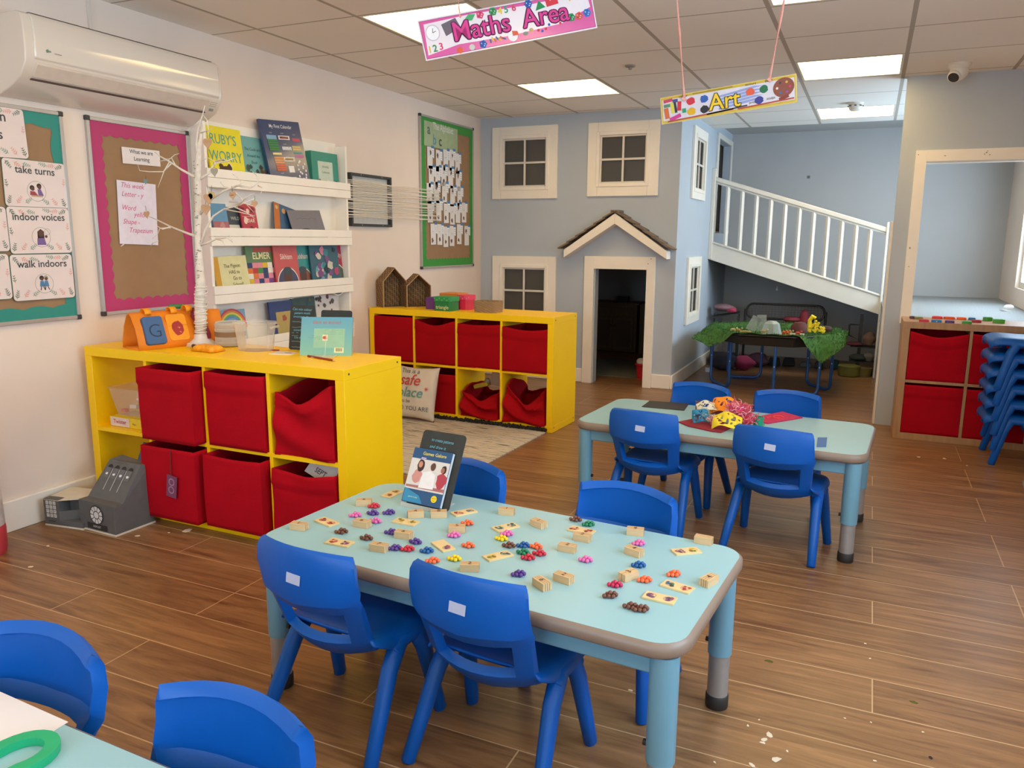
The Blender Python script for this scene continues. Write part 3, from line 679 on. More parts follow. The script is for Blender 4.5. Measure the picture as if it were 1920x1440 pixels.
def board(label, y0, y1, z0, z1, col, wd=.05, wl=.07, tilt=0.):
    cy, cz = (y0+y1)/2, (z0+z1)/2; w_, h_ = y1-y0, z1-z0
    t = thing('notice_board', label, 'notice board', WL(cy, cz) @ Matrix.Rotation(tilt, 4, 'Z'))
    b = B(); b.box2((-w_/2+.01, -h_/2+.01, .0), (w_/2-.01, h_/2-.01, .008), BROWN); b.build('backing_paper', parent=t)
    m = mat(col, .6, .10, 90, .3, kind='stripe'); m = mat(col, .6, .12, 60, .4, None, kind='stripe')
    b = B(); z = .0095; X, Y = w_/2-.012, h_/2-.012
    wave_strip(b, -X, -Y, X, -Y, 1, wd*.9, m, z, wl=wl); wave_strip(b, X, -Y, X, Y, 1, wd*.8, m, z+.0006, wl=wl); wave_strip(b, X, Y, -X, Y, 1, wd, m, z+.0012, wl=wl); wave_strip(b, -X, Y, -X, -Y, 1, wd, m, z+.0018, wl=wl)
    b.build('scalloped_border', parent=t, smooth=0)
    b = B(); frame_rect(b, -w_/2, w_/2, -h_/2, h_/2, .016, .016, FRM); b.build('frame', parent=t, bevel=.002)
    for sx in (-1, 1):
        for sy in (-1, 1):
            b = B(); b.box((sx*(w_/2-.008), sy*(h_/2-.008), .009), (.022, .022, .02), CAP); b.build('corner_cap', parent=t, bevel=.004)
    return t
board('notice board with teal scalloped border holding the golden rules posters', 1.20, 2.377, .863, 1.745, '2f9486', .05, .13)
board('notice board with pink scalloped border and brown paper', 2.489, 3.062, .866, 1.748, 'c23a72', .055, .055)
board('notice board with green border covered in white alphabet cards', 5.328, 6.216, .990, 2.157, '3f9d3c', .06, .05)
def wallcard(tl, tr, bl, x):
    a, c, d = onx(*tl, x), onx(*tr, x), onx(*bl, x)
    w_ = hypot(c.y-a.y, c.z-a.z); h_ = hypot(d.y-a.y, d.z-a.z); ang = atan2(c.z-a.z, c.y-a.y)
    cx = a.y+(c.y-a.y)/2+(d.y-a.y)/2; cz = a.z+(c.z-a.z)/2+(d.z-a.z)/2
    return WL(cx, cz, x) @ Matrix.Rotation(ang, 4, 'Z'), w_, h_
def sprig(b, x, y, s, a, m, n=4, z=.0012):
    dx, dy = cos(a), sin(a); b.stroke([(x, y), (x+dx*s, y+dy*s)], .0016, m, z)
    for i in range(n):
        f = (i+.6)/n
        for sg in (-1, 1):
            aa = a+sg*.85; cx, cy = x+dx*s*f, y+dy*s*f; l = s*.34*(1.1-f*.5)
            b.disc(cx+cos(aa)*l*.55, cy+sin(aa)*l*.55, l*.5, m, z, 7, l*.16, aa)
M_LEAF = mat('4d6b58', .7); M_LEAF2 = mat('7e9a86', .7); M_LPINK = mat('dd9f92', .7); M_POST = mat('e9d9d3', .22, .03, 9, coat=.6)
def poster(label, tl, tr, bl, lines, art=None, x=XL+.0135, ts=.042):
    M, w_, h_ = wallcard(tl, tr, bl, x); b = B(); P = rrect(w_, h_, .014, 4)
    b.prism(rrect(w_+.004, h_+.004, .015, 4), -.001, .0002, M_LEAF); b.prism(P, .0001, .0009, M_POST)
    for sx, sy, a in ((-1, -1, 1.3), (1, -1, 1.9), (1, 1, 3.6), (-1, 1, -.9)):
        for k in range(3):
            mm = (M_LEAF, M_LPINK, M_LEAF2)[k]; sprig(b, sx*(w_/2-.012-.035*k), sy*(h_/2-.008-.004*k), .035, a+.35*k*(-sx*sy), mm, 4)
    sprig(b, -w_/2+.012, -.02, .03, 1.7, M_LEAF, 3); sprig(b, w_/2-.012, -.0, .03, 1.5, M_LPINK, 3)
    for i, s in enumerate(lines): b.text(s, 0, h_*.22-i*ts*1.25, ts, INK, .0016, .012)
    if art: art(b)
    return tag(b.build('rule_poster', M=M, smooth=0), label, 'poster', 'golden rules posters')
SK = P1('5e3d32'); HR = P1('33231f'); PUR = P1('7a5f97'); REDC = P1('a3434f'); BLU = P1('4f7fa6')
def art_turn(b):
    b.ring(0, -.028, .04, .0012, M_LEAF, .0012)
    b.disc(.012, -.006, .0105, HR, .0014); b.disc(.013, -.011, .008, SK, .0016); b.disc(-.019, -.015, .0105, HR, .0014); b.disc(-.017, -.019, .008, SK, .0016)
    b.poly([(.004, -.02), (.018, -.018), (.03, -.045), (.006, -.045)], PUR, .0014); b.poly([(-.028, -.028), (-.008, -.03), (.005, -.045), (-.03, -.045)], REDC, .0015); b.rect(0, -.048, .05, .006, P1('b7a07c'), .0017)
def art_voice(b):
    b.ring(0, -.028, .04, .0012, M_LEAF, .0012); b.ring(.03, -.005, .012, .001, M_LEAF, .0012)
    b.disc(0, -.012, .013, SK, .0013, ry=.014); b.poly([(-.015, -.005), (0, .006), (.014, -.004), (.014, -.035), (-.016, -.035)], HR, .0012); b.disc(.001, -.014, .009, SK, .0015)
    b.poly([(-.018, -.032), (.014, -.032), (.02, -.06), (-.02, -.06)], PUR, .0016); b.disc(.022, -.025, .006, SK, .0016)
def art_walk(b):
    b.ring(0, -.028, .04, .0012, M_LEAF, .0012)
    for x, h in ((-.01, HR), (.009, P1('a9a287'))):
        b.disc(x, -.004, .010, h, .0014); b.disc(x+.001, -.008, .007, SK, .0016); b.poly([(x-.007, -.016), (x+.007, -.016), (x+.012, -.04), (x-.011, -.04)], BLU, .0015)
        b.stroke([(x-.004, -.04), (x-.008, -.056)], .004, SK, .0016); b.stroke([(x+.005, -.04), (x+.012, -.055)], .004, SK, .0016)
poster('poster reading golden rules at the top of the teal board', (-100, 188), (46, 206), (-94, 288), ['golden', 'rules'], None, ts=.055)
poster('poster reading take turns with two children drawn', (3, 295), (121, 308), (10, 386), ['take turns'], art_turn)
poster('poster reading indoor voices with a child in purple drawn', (12, 387), (128, 391), (20, 476), ['indoor voices'], art_voice, XL+.0150)
poster('poster reading walk indoors with two walking children drawn', (17, 478), (133, 476), (27, 565), ['walk indoors'], art_walk, XL+.0165)
poster('poster cut off by the left photo edge beside indoor voices', (-112, 384), (11, 388), (-104, 473), [], None, XL+.0135)
poster('poster cut off by the left photo edge beside walk indoors', (-106, 478), (16, 476), (-98, 568), [], None, XL+.0150)
M, w_, h_ = wallcard((228, 275), (299, 283), (230, 306), XL+.0135); b = B(); b.box((0, 0, 0), (w_, h_, .001), PAPER)
b.text('What we are', 0, .012, .026, INK, .001, .008, .95); b.text('Learning', 0, -.020, .026, INK, .001, .008)
tag(b.build('title_card', M=M, smooth=0), 'white laminated card reading What we are Learning on the pink board', 'card')
M, w_, h_ = wallcard((219, 337), (292, 346), (224, 457), XL+.0135); b = B(); b.box((0, 0, 0), (w_, h_, .001), mat('e6deec', .5)); pk = P1('cf4f86')
for s, x, y in (('This week', -.085, .115), ('Letter - y', -.085, .075), ('Word', -.085, .012), ('yellow', -.025, -.016), ('Shape -', -.085, -.052), ('Trapezium', -.05, -.09)): b.text(s, x, y, .033, pk, .001, .0, .95, 'l', .3)
tag(b.build('handwritten_sheet', M=M, smooth=0), 'white sheet with pink handwriting pinned on the pink board', 'paper sheet')
# alphabet board papers
M, w_, h_ = wallcard((795, 225), (858, 243), (795, 272), XL+.0135); b = B(); b.box((0, 0, 0), (w_, h_, .001), mat('a6b98e', .5, .08, 20, coat=.4))
b.text('The Alphabet', .03, .045, .075, P1('dfe6d6'), .001, .01, .8); b.text('a', -w_/2+.07, .0, .11, P1('5a6f5f'), .0012, .02); b.text('b', -w_/2+.16, -.07, .11, P1('5c93ab'), .0012, .02); b.text('c', -w_/2+.25, -.07, .11, P1('4c5a58'), .0012, .02)
tag(b.build('title_banner', M=M, smooth=0), 'pale green banner with a b c at the top of the alphabet board', 'banner')
CT = mat('e7e2de', .5, .02, 9); CB = P1('4f82b4'); CW = P1('eef0f2'); CM = P1('6d5450')
rowsz = [onx(797, y, XL).z for y in (274, 307, 340, 376, 421)]; names = ['top', 'second', 'third', 'fourth', 'bottom']; cnt = [5, 5, 5, 6, 6]; ordn = ['first', 'second', 'third', 'fourth', 'fifth', 'sixth']
for r_, z in enumerate(rowsz):
    for c in range(cnt[r_]):
        y = 5.435+.70*(c+.5)/6+.02*sin(r_*2+c)+(.02 if r_ == 4 else 0); hh = .165
        t = thing('letter_card', 'white letter card, %s row, %s from the left on the alphabet board' % (names[r_], ordn[c]), 'card', WL(y-.02, z-hh/2-.012*sin(c*1.7+r_), XL+.0135) @ Matrix.Rotation(rng.uniform(-.03, .03), 4, 'Z'), 'alphabet cards on the green board')
        b = B(); b.box((0, 0, 0), (.082, hh, .0012), CT); b.blob(rng.uniform(-.015, .01), -hh*.3+rng.choice((0, .01, .09)), .014, CM, .0012, 10, .4, .018); b.scrawl(-.02, .02, .03, .004, CM, .0012, 5, .002); b.build('card', parent=t, smooth=0)
        b = B(); b.box((.042, .045, .0015), (.04, .085, .001), CW); b.rect(.042, .084, .044, .02, CB, .0024)
        for k in range(4): b.rect(.042, .055-.016*k, .012, .005, P1('7c8796'), .0024)
        b.build('tag', parent=t, smooth=0)

# ================================================================== air conditioner
M_AC = mat('ded3c5', .3, .02, 4, coat=.5)
t = thing('air_conditioner', 'white wall mounted air conditioner above the notice boards', 'air conditioner', T(XL, 2.105, 0))
Ly = 1.005
def ext(prof, y0, y1, m, nm, bev=.004, sm=40):
    b = B(); n = len(prof); b.add([(p[0], y0, p[1]) for p in prof]+[(p[0], y1, p[1]) for p in prof], [tuple(range(n)), tuple(range(2*n-1, n-1, -1))]+[(i, n+i, n+(i+1) % n, (i+1) % n) for i in range(n)], m)
    return b.build(nm, parent=t, bevel=bev, smooth=sm)
ext([(0, 2.065), (.17, 2.070), (.195, 2.06), (.205, 2.03), (.206, 1.93), (.20, 1.885), (.165, 1.835), (.10, 1.80), (.03, 1.775), (0, 1.77)], 0, Ly, M_AC, 'body')
ext([(.15, 2.062), (.195, 2.066), (.212, 2.045), (.216, 1.97), (.212, 1.905), (.19, 1.89), (.19, 2.0)], .035, Ly-.02, mat('e2d8cb', .12, .01, 4, coat=1.), 'front_panel')
ext([(.198, 1.893), (.206, 1.882), (.168, 1.834), (.158, 1.838)], .045, Ly-.075, mat('d4c5b6', .3), 'louvre')
ext([(.150, 1.833), (.162, 1.833), (.166, 1.828), (.152, 1.826)], .045, Ly-.075, mat('5c463c', .6), 'air_slot', 0)
ext([(.13, 2.072), (.175, 2.074), (.185, 2.071), (.13, 2.070)], .05, Ly-.03, mat('8d8378', .5), 'top_grille', 0)
b = B(); b.M = WL(0, 1.965, .2175)
b.blob(.085, -.03, .006, P1('6f8a68'), .0, 9, .3); b.blob(.095, -.03, .004, P1('8b8f94'), .0, 9, .3); b.rect(.128, -.034, .03, .002, P1('a06058'), .0)
b.build('logo', parent=t, smooth=0)
b = B(); b.M = Matrix(((0, .55, .835, .188), (1, 0, 0, Ly-.045), (0, .835, -.55, 1.868), (0, 0, 0, 1)))
for k in range(3): b.rect(.0, .012-.010*k, .045, .002, P1('8d857c'), .001)
b.rect(0, -.028, .028, .014, P1('8f9488'), .001); b.build('label_sticker', parent=t, smooth=0)
b = B(); b.box2((.001, .445, 2.07), (.012, .46, CEIL), M_AC); b.build('cable_trunking', parent=t)

# ================================================================== weaving frame with strings
t = thing('weaving_frame', 'black weaving frame on the wall with pale strings stretched out of it', 'weaving frame', T(XL, 0, 0))
b = B(); b.M = WL(4.655, 1.479, 0.0); frame_rect(b, -.245, .245, -.175, .175, .018, .03, mat('34332f', .5))
for x in (-.13, .12):
    for y in (-.166, .166): b.disc(x, y, .004, P1('b8b8b0'), .031, 8)
b.build('frame', parent=t, bevel=.002)
b = B(); b.box((.0012, 4.655, 1.479), (.002, .455, .315), mat('cfcac0', .7)); b.build('backing_sheet', parent=t)
MS = mat('ece4d4', .8)
for k in range(26):
    z0 = 1.60-.235*k/25; z1 = z0+.012*sin(k*2.1)+rng.uniform(-.008, .008); yend = 5.56+.02*sin(k*1.3); b = B()
    b.tube([(.055, 4.30, z0+rng.uniform(-.006, .006)), (.042, 4.55, z0+rng.uniform(-.004, .004)), (.034, 4.895, z0+rng.uniform(-.005, .005)), (.04, 5.2, (z0+z1)/2+rng.uniform(-.006, .006)), (.045, yend, z1)], .0024, MS, 5); b.build('string', parent=t, smooth=180)

# ================================================================== picture books on the rack
def book(label, u0, u1, vtop, tier, cover, art=None, th=.01, x=-3.165, lean=.16, roll=0., group='picture books on the wall rack', zb=None, name='picture_book', cat='book', dy=0.):
    a, c = onx(u0, vtop, x), onx(u1, vtop, x); w_ = c.y-a.y; z0 = (tier+.0225 if zb is None else zb); h_ = (onx((u0+u1)/2, vtop, x).z-z0)/cos(lean)
    M = WL((a.y+c.y)/2, z0+.004+abs(sin(roll))*w_/2, x+sin(lean)*h_*.55) @ Matrix.Rotation(roll, 4, 'Z') @ Matrix.Rotation(-lean, 4, 'X')
    b = B(); b.box((0, h_/2, -th/2), (w_, h_, th), cover); b.box((.0015, h_/2, -th/2), (w_, h_-.004, th*.7), mat('d9d2c3', .8))
    if art: art(b, w_, h_)
    return tag(b.build(name, M=M, smooth=0), label, cat, group)
def a_ruby(b, w_, h_):
    c = P1('5fa08c'); b.text("RUBY'S", -.01, h_*.70, .072, c, .001, .008, .85); b.text('WORRY', -.005, h_*.40, .075, c, .001, .008, .85)
    b.blob(-.02, h_*.22, .045, P1('4a2f1e'), .001, 14, .15, .028); b.blob(-.05, h_*.30, .016, P1('4a2f1e'), .0012, 9, .2); b.blob(.01, h_*.30, .018, P1('4a2f1e'), .0012, 9, .2)
def a_nat(b, w_, h_):
    for i, s in enumerate(('The Cook and', 'Around the', 'Book')): b.text(s, 0, h_*(.72-.13*i), .024, P1('3c5f5c'), .001, 0, .9, shear=.2)
    for i in range(16): b.blob(rng.uniform(-.4, .4)*w_, rng.uniform(.12, .42)*h_, rng.uniform(.008, .018), P1(rng.choice(('4a3a33', '3f5540', '8b5f55', '2f4a46', '6a4a34'))), .001+.0002*i, 8, .35)
def a_cal(b, w_, h_):
    b.text('My First Calendar', 0, h_*.885, .028, P1('e6e6e6'), .001, .006, .95)
    def chip(x, y, ww, hh, c, n=1):
        for i in range(n): b.rect(x*w_, (y-i*.036)*h_, ww*w_, hh*h_, P1(c), .0012+.0004*i)
    for x, y, n in ((-.28, .80, 1), (.0, .80, 1), (.30, .79, 1), (.02, .64, 1), (.02, .45, 1), (.3, .38, 1), (-.2, .2, 1)): b.text('week' if n else '', x*w_, y*h_, .012, P1('b9bfce'), .001)
    b.rect(-.28*w_, .745*h_, .24*w_, .06*h_, P1('86aecb'), .0011); chip(-.27, .70, .24, .026, '3f8a44', 5); chip(.03, .745, .28, .06, 'ece4e0'); chip(.03, .745, .22, .036, 'b0523c'); chip(.33, .72, .2, .05, 'c35a6d')
    chip(-.22, .50, .22, .03, 'efdf9a', 1); chip(-.2, .44, .24, .026, 'e5a060', 3); chip(-.19, .33, .24, .03, 'd9683f', 3)
    for i in range(6): chip(-.05+.04*i, .585, .03, .05, 'f0f0ee')
    chip(.30, .61, .22, .03, 'd9c27c', 2); chip(.32, .52, .22, .03, '5ba09b'); chip(.34, .47, .22, .05, 'c77aa0'); chip(.05, .42, .28, .06, 'ece4e0'); chip(.05, .42, .22, .035, 'd9b956')
    chip(.06, .27, .14, .10, 'ebe8e2'); chip(.07, .12, .14, .06, 'e3cf79'); b.disc(-.22*w_, .12*h_, .014, P1('cf5a50'), .0012)
    for i in range(14): b.rect((.33+.1*sin(i*2.4))*w_, (.12+.021*i)*h_, .012, .012, P1('ecebe6'), .0014, i)
def a_box(b, w_, h_):
    b.rect(.0, h_*.52, w_*.56, h_*.5, P1('c9d6c2'), .001)
    for i, s in enumerate(('Amazing', 'Collection')): b.text(s, 0, h_*(.62-.14*i), .02, P1('3d5a52'), .0014, 0, .9, shear=.2)
    for i in range(6): b.blob((-.4+.16*i)*w_, h_*(.18+.08*(i % 2)), .014, P1(('8a4a3c', 'a86a5a', '4f3a36', 'e8e3da', '6a4238', '2f2a2a')[i]), .0016, 9, .15, .018)
NB = P1
book('yellow picture book titled RUBY\'S WORRY, first on the top shelf', 388, 453, 240, 1.477, mat('ecdc1e', .4, .05, 9), a_ruby, .012, -3.16, .12)
book('small teal nature book with animals between the yellow book and the calendar', 450, 497, 258, 1.477, mat('6fa9a8', .45, .05, 9), a_nat, .01, -3.165, .14)
book('navy My First Calendar board leaning on the top shelf', 498, 572, 232, 1.477, mat('33466e', .3, .05, 5, coat=.5), a_cal, .014, -3.135, .16, .075, name='calendar_board', cat='calendar board', group=None)
book('thick green boxed book at the right end of the top shelf', 584, 633, 287, 1.477, mat('2f8f7a', .45, .05, 9), a_box, .045, -3.15, .05)
def blobs(cols, n, y0=.05, y1=.95, r=.02):
    def f(b, w_, h_):
        for i in range(n): b.blob(rng.uniform(-.38, .38)*w_, rng.uniform(y0+.05, y1-.05)*h_, min(rng.uniform(.5, 1)*r, w_*.18), NB(rng.choice(cols)), .001+.00012*i, 9, .3)
    return f
book('blue and pink picture book behind the twigs, first on the second shelf', 397, 426, 383, 1.18, mat('5f93b8', .45), lambda b, w_, h_: (b.rect(0, h_*.27, w_, h_*.5, NB('b06a6c'), .0008), blobs(('8a4a50', 'c98a88', 'a05a60'), 8, .05, .5)(b, w_, h_)), .01, -3.16)
book('black and white picture book, second on the second shelf', 424, 456, 390, 1.18, mat('38424a', .45), lambda b, w_, h_: (b.rect(-.1*w_, h_*.25, w_*.6, h_*.45, NB('d5d2c8'), .0008), b.text('WILD', 0, h_*.62, .026, NB('c9cfc6'), .001)), .01, -3.17)
book('red picture book, third on the second shelf', 452, 481, 384, 1.18, mat('b53440', .45), lambda b, w_, h_: (b.text('ROAR', 0, h_*.5, .03, NB('e9d8c0'), .001, .01, 1, shear=.1), blobs(('d87a4a', 'e9c9b8', '7a2030', 'd5486a'), 12)(b, w_, h_)), .01, -3.15)
book('orange and blue magazine slumped to the right on the second shelf', 508, 560, 396, 1.18, mat('35597c', .45), lambda b, w_, h_: (b.rect(-w_*.4, h_*.5, w_*.2, h_*.99, NB('c26f2c'), .0008), b.disc(-w_*.15, h_*.8, .016, NB('c79a5f'), .001), b.disc(-w_*.4, h_*.85, .012, NB('c9b183'), .001)), .006, -3.16, .2, -.22, name='magazine', cat='magazine')
book('curled grey booklet lying over the magazine on the second shelf', 545, 606, 397, 1.18, mat('77747e', .5), lambda b, w_, h_: (b.scrawl(-w_*.3, h_*.72, w_*.6, .01, NB('4f4d58')), b.blob(-w_*.1, h_*.25, .06, NB('4a4048'), .001, 14, .15, .03)), .004, -3.13, .3, .03, name='booklet', cat='booklet')
def a_pig(b, w_, h_):
    b.rect(-w_*.42, h_*.5, w_*.16, h_*.995, NB('cf9a2f'), .0007)
    for i, (s, x) in enumerate((('The Pigeon', .03), ('HAS to', .08), ('Go to', .14), ('School!', .14))): b.text(s, w_*x, h_*(.72-.155*i), .028, NB('5a5534'), .001, .004, .95)
    b.poly([(-w_*.34, 0), (w_*.5, 0), (w_*.5, h_*.06), (w_*.2, h_*.10), (-w_*.1, h_*.06), (-w_*.34, h_*.16)], NB('d09a3a'), .0009)
book('pale yellow picture book about school, first on the third shelf', 402, 465, 483, .878, mat('d9d29a', .45), a_pig, .01, -3.14, .12, .03)
def a_patch(b, w_, h_):
    cs = ('b83a3a', 'd9742c', '3f8f3f', '3b6fb0', 'd9b32c', '7a3f8a', 'e08a9a', '2f3f6a', 'e6e0d2')
    for i in range(6):
        for j in range(6): b.rect((-.42+.168*i)*w_, (.06+.11*j)*h_, w_*.165, h_*.108, NB(rng.choice(cs)), .0008)
    b.rect(.05*w_, h_*.93, w_*.6, h_*.1, NB('b0524a'), .0008); b.text('ELMER', 0, h_*.74, .052, NB('efe3a8'), .0012, .02, .95)
book('patchwork covered picture book, second on the third shelf', 462, 518, 463, .878, mat('5a7a4a', .45), a_patch, .012, -3.15, .1)
def a_faith(word, c2):
    def f(b, w_, h_):
        b.disc(0, h_*.2, w_*.46, NB('e9e2d8'), .0008, 24); b.disc(0, h_*.2, w_*.43, NB(c2), .001, 24); b.blob(0, h_*.34, w_*.17, NB('5c3a30'), .0012, 12, .1, w_*.24); b.blob(-.0, h_*.46, w_*.19, NB('3c4a50'), .0014, 12, .12, w_*.12)
        b.text(word, 0, h_*.70, .044, NB('ecd9cf'), .0012, .008, .8 if len(word) < 8 else .68)
    return f
book('coral book titled Sikhism on the third shelf', 514, 558, 460, .878, mat('c2504a', .45), a_faith('Sikhism', '4a4a66'), .01, -3.135, .1)
book('teal book titled Buddhism on the third shelf', 546, 584, 460, .878, mat('2f8a86', .45), a_faith('Buddhism', '8a5a44'), .01, -3.155, .1)
book('crimson faith book at the right end of the third shelf', 606, 647, 459, .878, mat('b03a58', .45), a_faith('Christianity', '5a6a5a'), .01, -3.16, .1)
book('dark teal story book with a boy reading, in front on the third shelf', 582, 634, 461, .878, mat('2f5a68', .45), blobs(('b0446a', '3f7f8a', 'c9c2b0', 'd07f8f', '24303a', '7a4a80', '5f9aa8'), 26, r=.028), .01, -3.135, .1)
book('rainbow picture book on the lowest shelf, behind the tub', 408, 461, 583, .58, mat('7fa8c0', .45), lambda b, w_, h_: ([b.ring(0, h_*.55, w_*(.28+.05*i), w_*.05, NB(c), .0008, a1=pi) for i, c in enumerate(('6a8ad0', '5fae6a', 'e3d05a', 'dd8a4a', 'c9505a'))], b.text('Rain', 0, h_*.62, .03, NB('3f78b0'), .0012, .01)), .01, -3.15, .1)
book('navy story book with a yellow arch on the lowest shelf', 506, 549, 566, .58, mat('23346a', .45), lambda b, w_, h_: (b.rect(.1*w_, h_*.4, w_*.7, h_*.7, NB('b09a5a'), .0008), b.blob(.1*w_, h_*.6, .02, NB('a3503a'), .001)), .012, -3.14, .1)
book('dark teal and brown book next to the navy one, lowest shelf', 549, 592, 559, .58, mat('2f4a40', .45), blobs(('6a5a30', '8a6a44', '2a5a68', '4a3a24'), 14, .4, 1), .01, -3.16, .1)
book('white book of dark stamped shapes at the right of the lowest shelf', 588, 636, 554, .58, mat('d3cdc6', .45), blobs(('4f4238', '6a2f3a', '5a5040', '3a3530'), 15, .35, 1, .016), .01, -3.165, .1)

# ================================================================== on top of the near yellow unit
def stand(x, y, z, rz=0., lean=0.): return T(x, y, z, rz) @ Matrix.Rotation(pi/2-lean, 4, 'X')
ZU = U1h
# birch twig tree
TX, TY = -2.80, 2.62
def tp(u, v, dy=0.): return ony(u, v, TY+dy)
M_BIR = mat('e0d6c8', .7, .12, 40, .4, 90); M_TW = mat('e5ddd0', .7, .05, 40)
t = thing('birch_tree', 'white painted birch twig tree standing on the foreground yellow shelf', 'decorative tree', T(0, 0, 0))
b = B(); tr = [(377, 628), (376, 590), (375, 560), (376, 530), (373, 480), (371, 430), (372, 380), (371, 330), (372, 300), (374, 270), (378, 235)]
R_ = [.024, .026, .024, .021, .0165, .0155, .0155, .0145, .013, .011, .006]
b.tube([tp(*p) for p in tr], R_, M_BIR, 12)
for k in range(60):
    p = tp(375+rng.uniform(-4, 4), 300+rng.random()*250); a = rng.uniform(-2.9, -.3); i = 0
    b.box((p.x, p.y, p.z), (.010, .034, .0025), mat('5a4a40', .9), Matrix.Rotation(rng.uniform(-.3, .3), 3, 'Y')) if False else None
b.build('trunk', parent=t, smooth=180)
b = B()
for k in range(55):
    v = 300+rng.random()*240; p = tp(371+(v-300)*.015, v); r_ = .0165+(.004 if v > 500 else 0); a = rng.uniform(-2.6, -.5); c = Vector((p.x+r_*cos(a), TY+r_*sin(a), p.z))
    b.box(c, (.003, rng.uniform(.004, .010), .002), mat('54463c', .9), Matrix.Rotation(a, 3, 'Z'))
b.build('bark_marks', parent=t, smooth=0)
b = B()
for k in range(17):
    v = 628-k*5.6; p = tp(376.5, v); r_ = .0265+.0015*sin(k*1.9); tl = rng.uniform(-.35, .35)
    b.tube([(p.x+r_*cos(a), TY+r_*sin(a), p.z+r_*tl*cos(a+k)) for a in [2*pi*i/12 for i in range(13)]], .0028, M_TW, 5)
b.build('string_wrapping', parent=t, smooth=180)
TWG = [[(371, 335), (340, 318), (318, 303), (298, 292), (290, 285)], [(318, 303), (308, 320), (296, 352)], [(330, 312), (322, 297), (312, 298), (300, 302)], [(300, 302), (316, 300), (328, 290), (336, 288)], [(322, 306), (306, 322), (280, 322), (262, 320), (258, 308)],
       [(372, 445), (345, 435), (320, 425), (296, 413), (280, 406)], [(320, 427), (300, 428), (295, 440), (285, 448)], [(320, 425), (305, 430), (292, 422)], [(296, 452), (286, 456), (280, 470)], [(232, 458), (224, 464), (222, 472)],
       [(373, 300), (368, 270), (372, 240), (380, 215), (384, 198)], [(376, 225), (362, 238), (340, 244)], [(380, 215), (388, 225), (392, 250), (386, 262)], [(374, 250), (390, 245), (398, 240)],
       [(372, 338), (392, 325), (402, 306), (425, 302), (440, 296)], [(395, 320), (405, 304), (390, 296), (378, 302)], [(404, 303), (420, 298), (432, 308), (436, 315)], [(375, 402), (398, 372), (420, 358), (445, 348), (470, 352), (484, 342), (482, 330), (474, 322)], [(440, 350), (452, 345), (450, 338), (436, 326)], [(484, 348), (492, 352), (490, 362)], [(414, 342), (420, 350), (430, 352)],
       [(373, 470), (385, 430), (400, 405), (420, 392), (445, 386), (478, 372)], [(420, 392), (450, 398), (475, 404)], [(440, 388), (462, 398), (478, 410)], [(430, 378), (455, 380), (480, 388), (478, 405), (455, 406)], [(445, 386), (465, 368), (478, 362)], [(440, 360), (452, 372), (476, 398)],
       [(374, 460), (390, 455), (405, 448), (425, 445), (436, 455), (430, 440)], [(405, 448), (418, 452), (422, 462)], [(500, 400), (512, 405), (520, 412)]]
for k, pl in enumerate(TWG[:-1]):
    dyy = 0.0 if k % 3 == 0 else (-.05 if k % 3 == 1 else .05); b = B(); n = len(pl)
    pts = [tp(u, v, dyy*i/(n-1)) for i, (u, v) in enumerate(pl)]; r0 = .0062 if n > 4 and abs(pl[0][0]-373) < 5 else .0032
    b.tube(pts, [r0*(1-.75*i/(n-1)) for i in range(n)], M_TW, 6); b.build('branch', parent=t, smooth=180)
b = B(); b.lathe([(.075, 0), (.06, .012), (.035, .03), (.028, .05)], mat('ddd5d0', .35, .05, 30, .8, 40), 14, (tp(377, 630).x, TY, ZU)); b.build('base_cloth', parent=t, smooth=50)
# wooden hearts hanging from the twigs
def heart(b, s, m, th=.003):
    P = []
    for i in range(26):
        a = 2*pi*i/26; x = .98*sin(a)**3; y = (13*cos(a)-5*cos(2*a)-2*cos(3*a)-cos(4*a))/16; P.append((x*s, y*s))
    b.prism(P[::-1], -th/2, th/2, m)
HL = [(389, 268, .020, 'pale wooden heart highest up beside the trunk'), (402, 322, .016, 'clear heart with dark wire in front of the top book shelf'), (391, 372, .022, 'peach wooden heart close to the trunk, upper of the overlapping pair'), (386, 392, .021, 'peach wooden heart close to the trunk, lower of the overlapping pair'), (396, 366, .016, 'yellowish wooden heart just right of the overlapping pair'),
      (436, 366, .015, 'wooden heart with dark writing hanging over the second shelf'), (477, 382, .013, 'wooden heart farthest right on the twigs'), (363, 402, .0, ''), (275, 402, .015, 'wooden bird shaped heart in front of the handwritten sheet'), (273, 340, .010, 'tiny blue green heart above the handwritten sheet')]
for u, v, s, lb in HL:
    if not s: continue
    p = tp(u, v, -.03); s *= 1.25; c = {'tiny': '6f9aa0', 'clea': 'a8a396', 'yell': 'c9b482'}.get(lb[:4], 'c9a27e'); b = B(); b.M = Matrix.Rotation(rng.uniform(-.15, .15), 4, 'Z'); heart(b, s, mat(c, .6, .1, 20)); b.tube([(0, s*.7, 0), (.002, s*1.3, 0), (0, s*2.0, .0)], .0009, mat('4f4238'), 5)
    if 'writing' in lb: b.scrawl(-s*.6, 0, s*1.2, .004, mat('3a2c24'), .0022, 6, .002)
    tag(b.build('wooden_heart', M=stand(p.x, p.y, p.z), smooth=0), lb, 'ornament', 'hearts hanging from the birch tree')
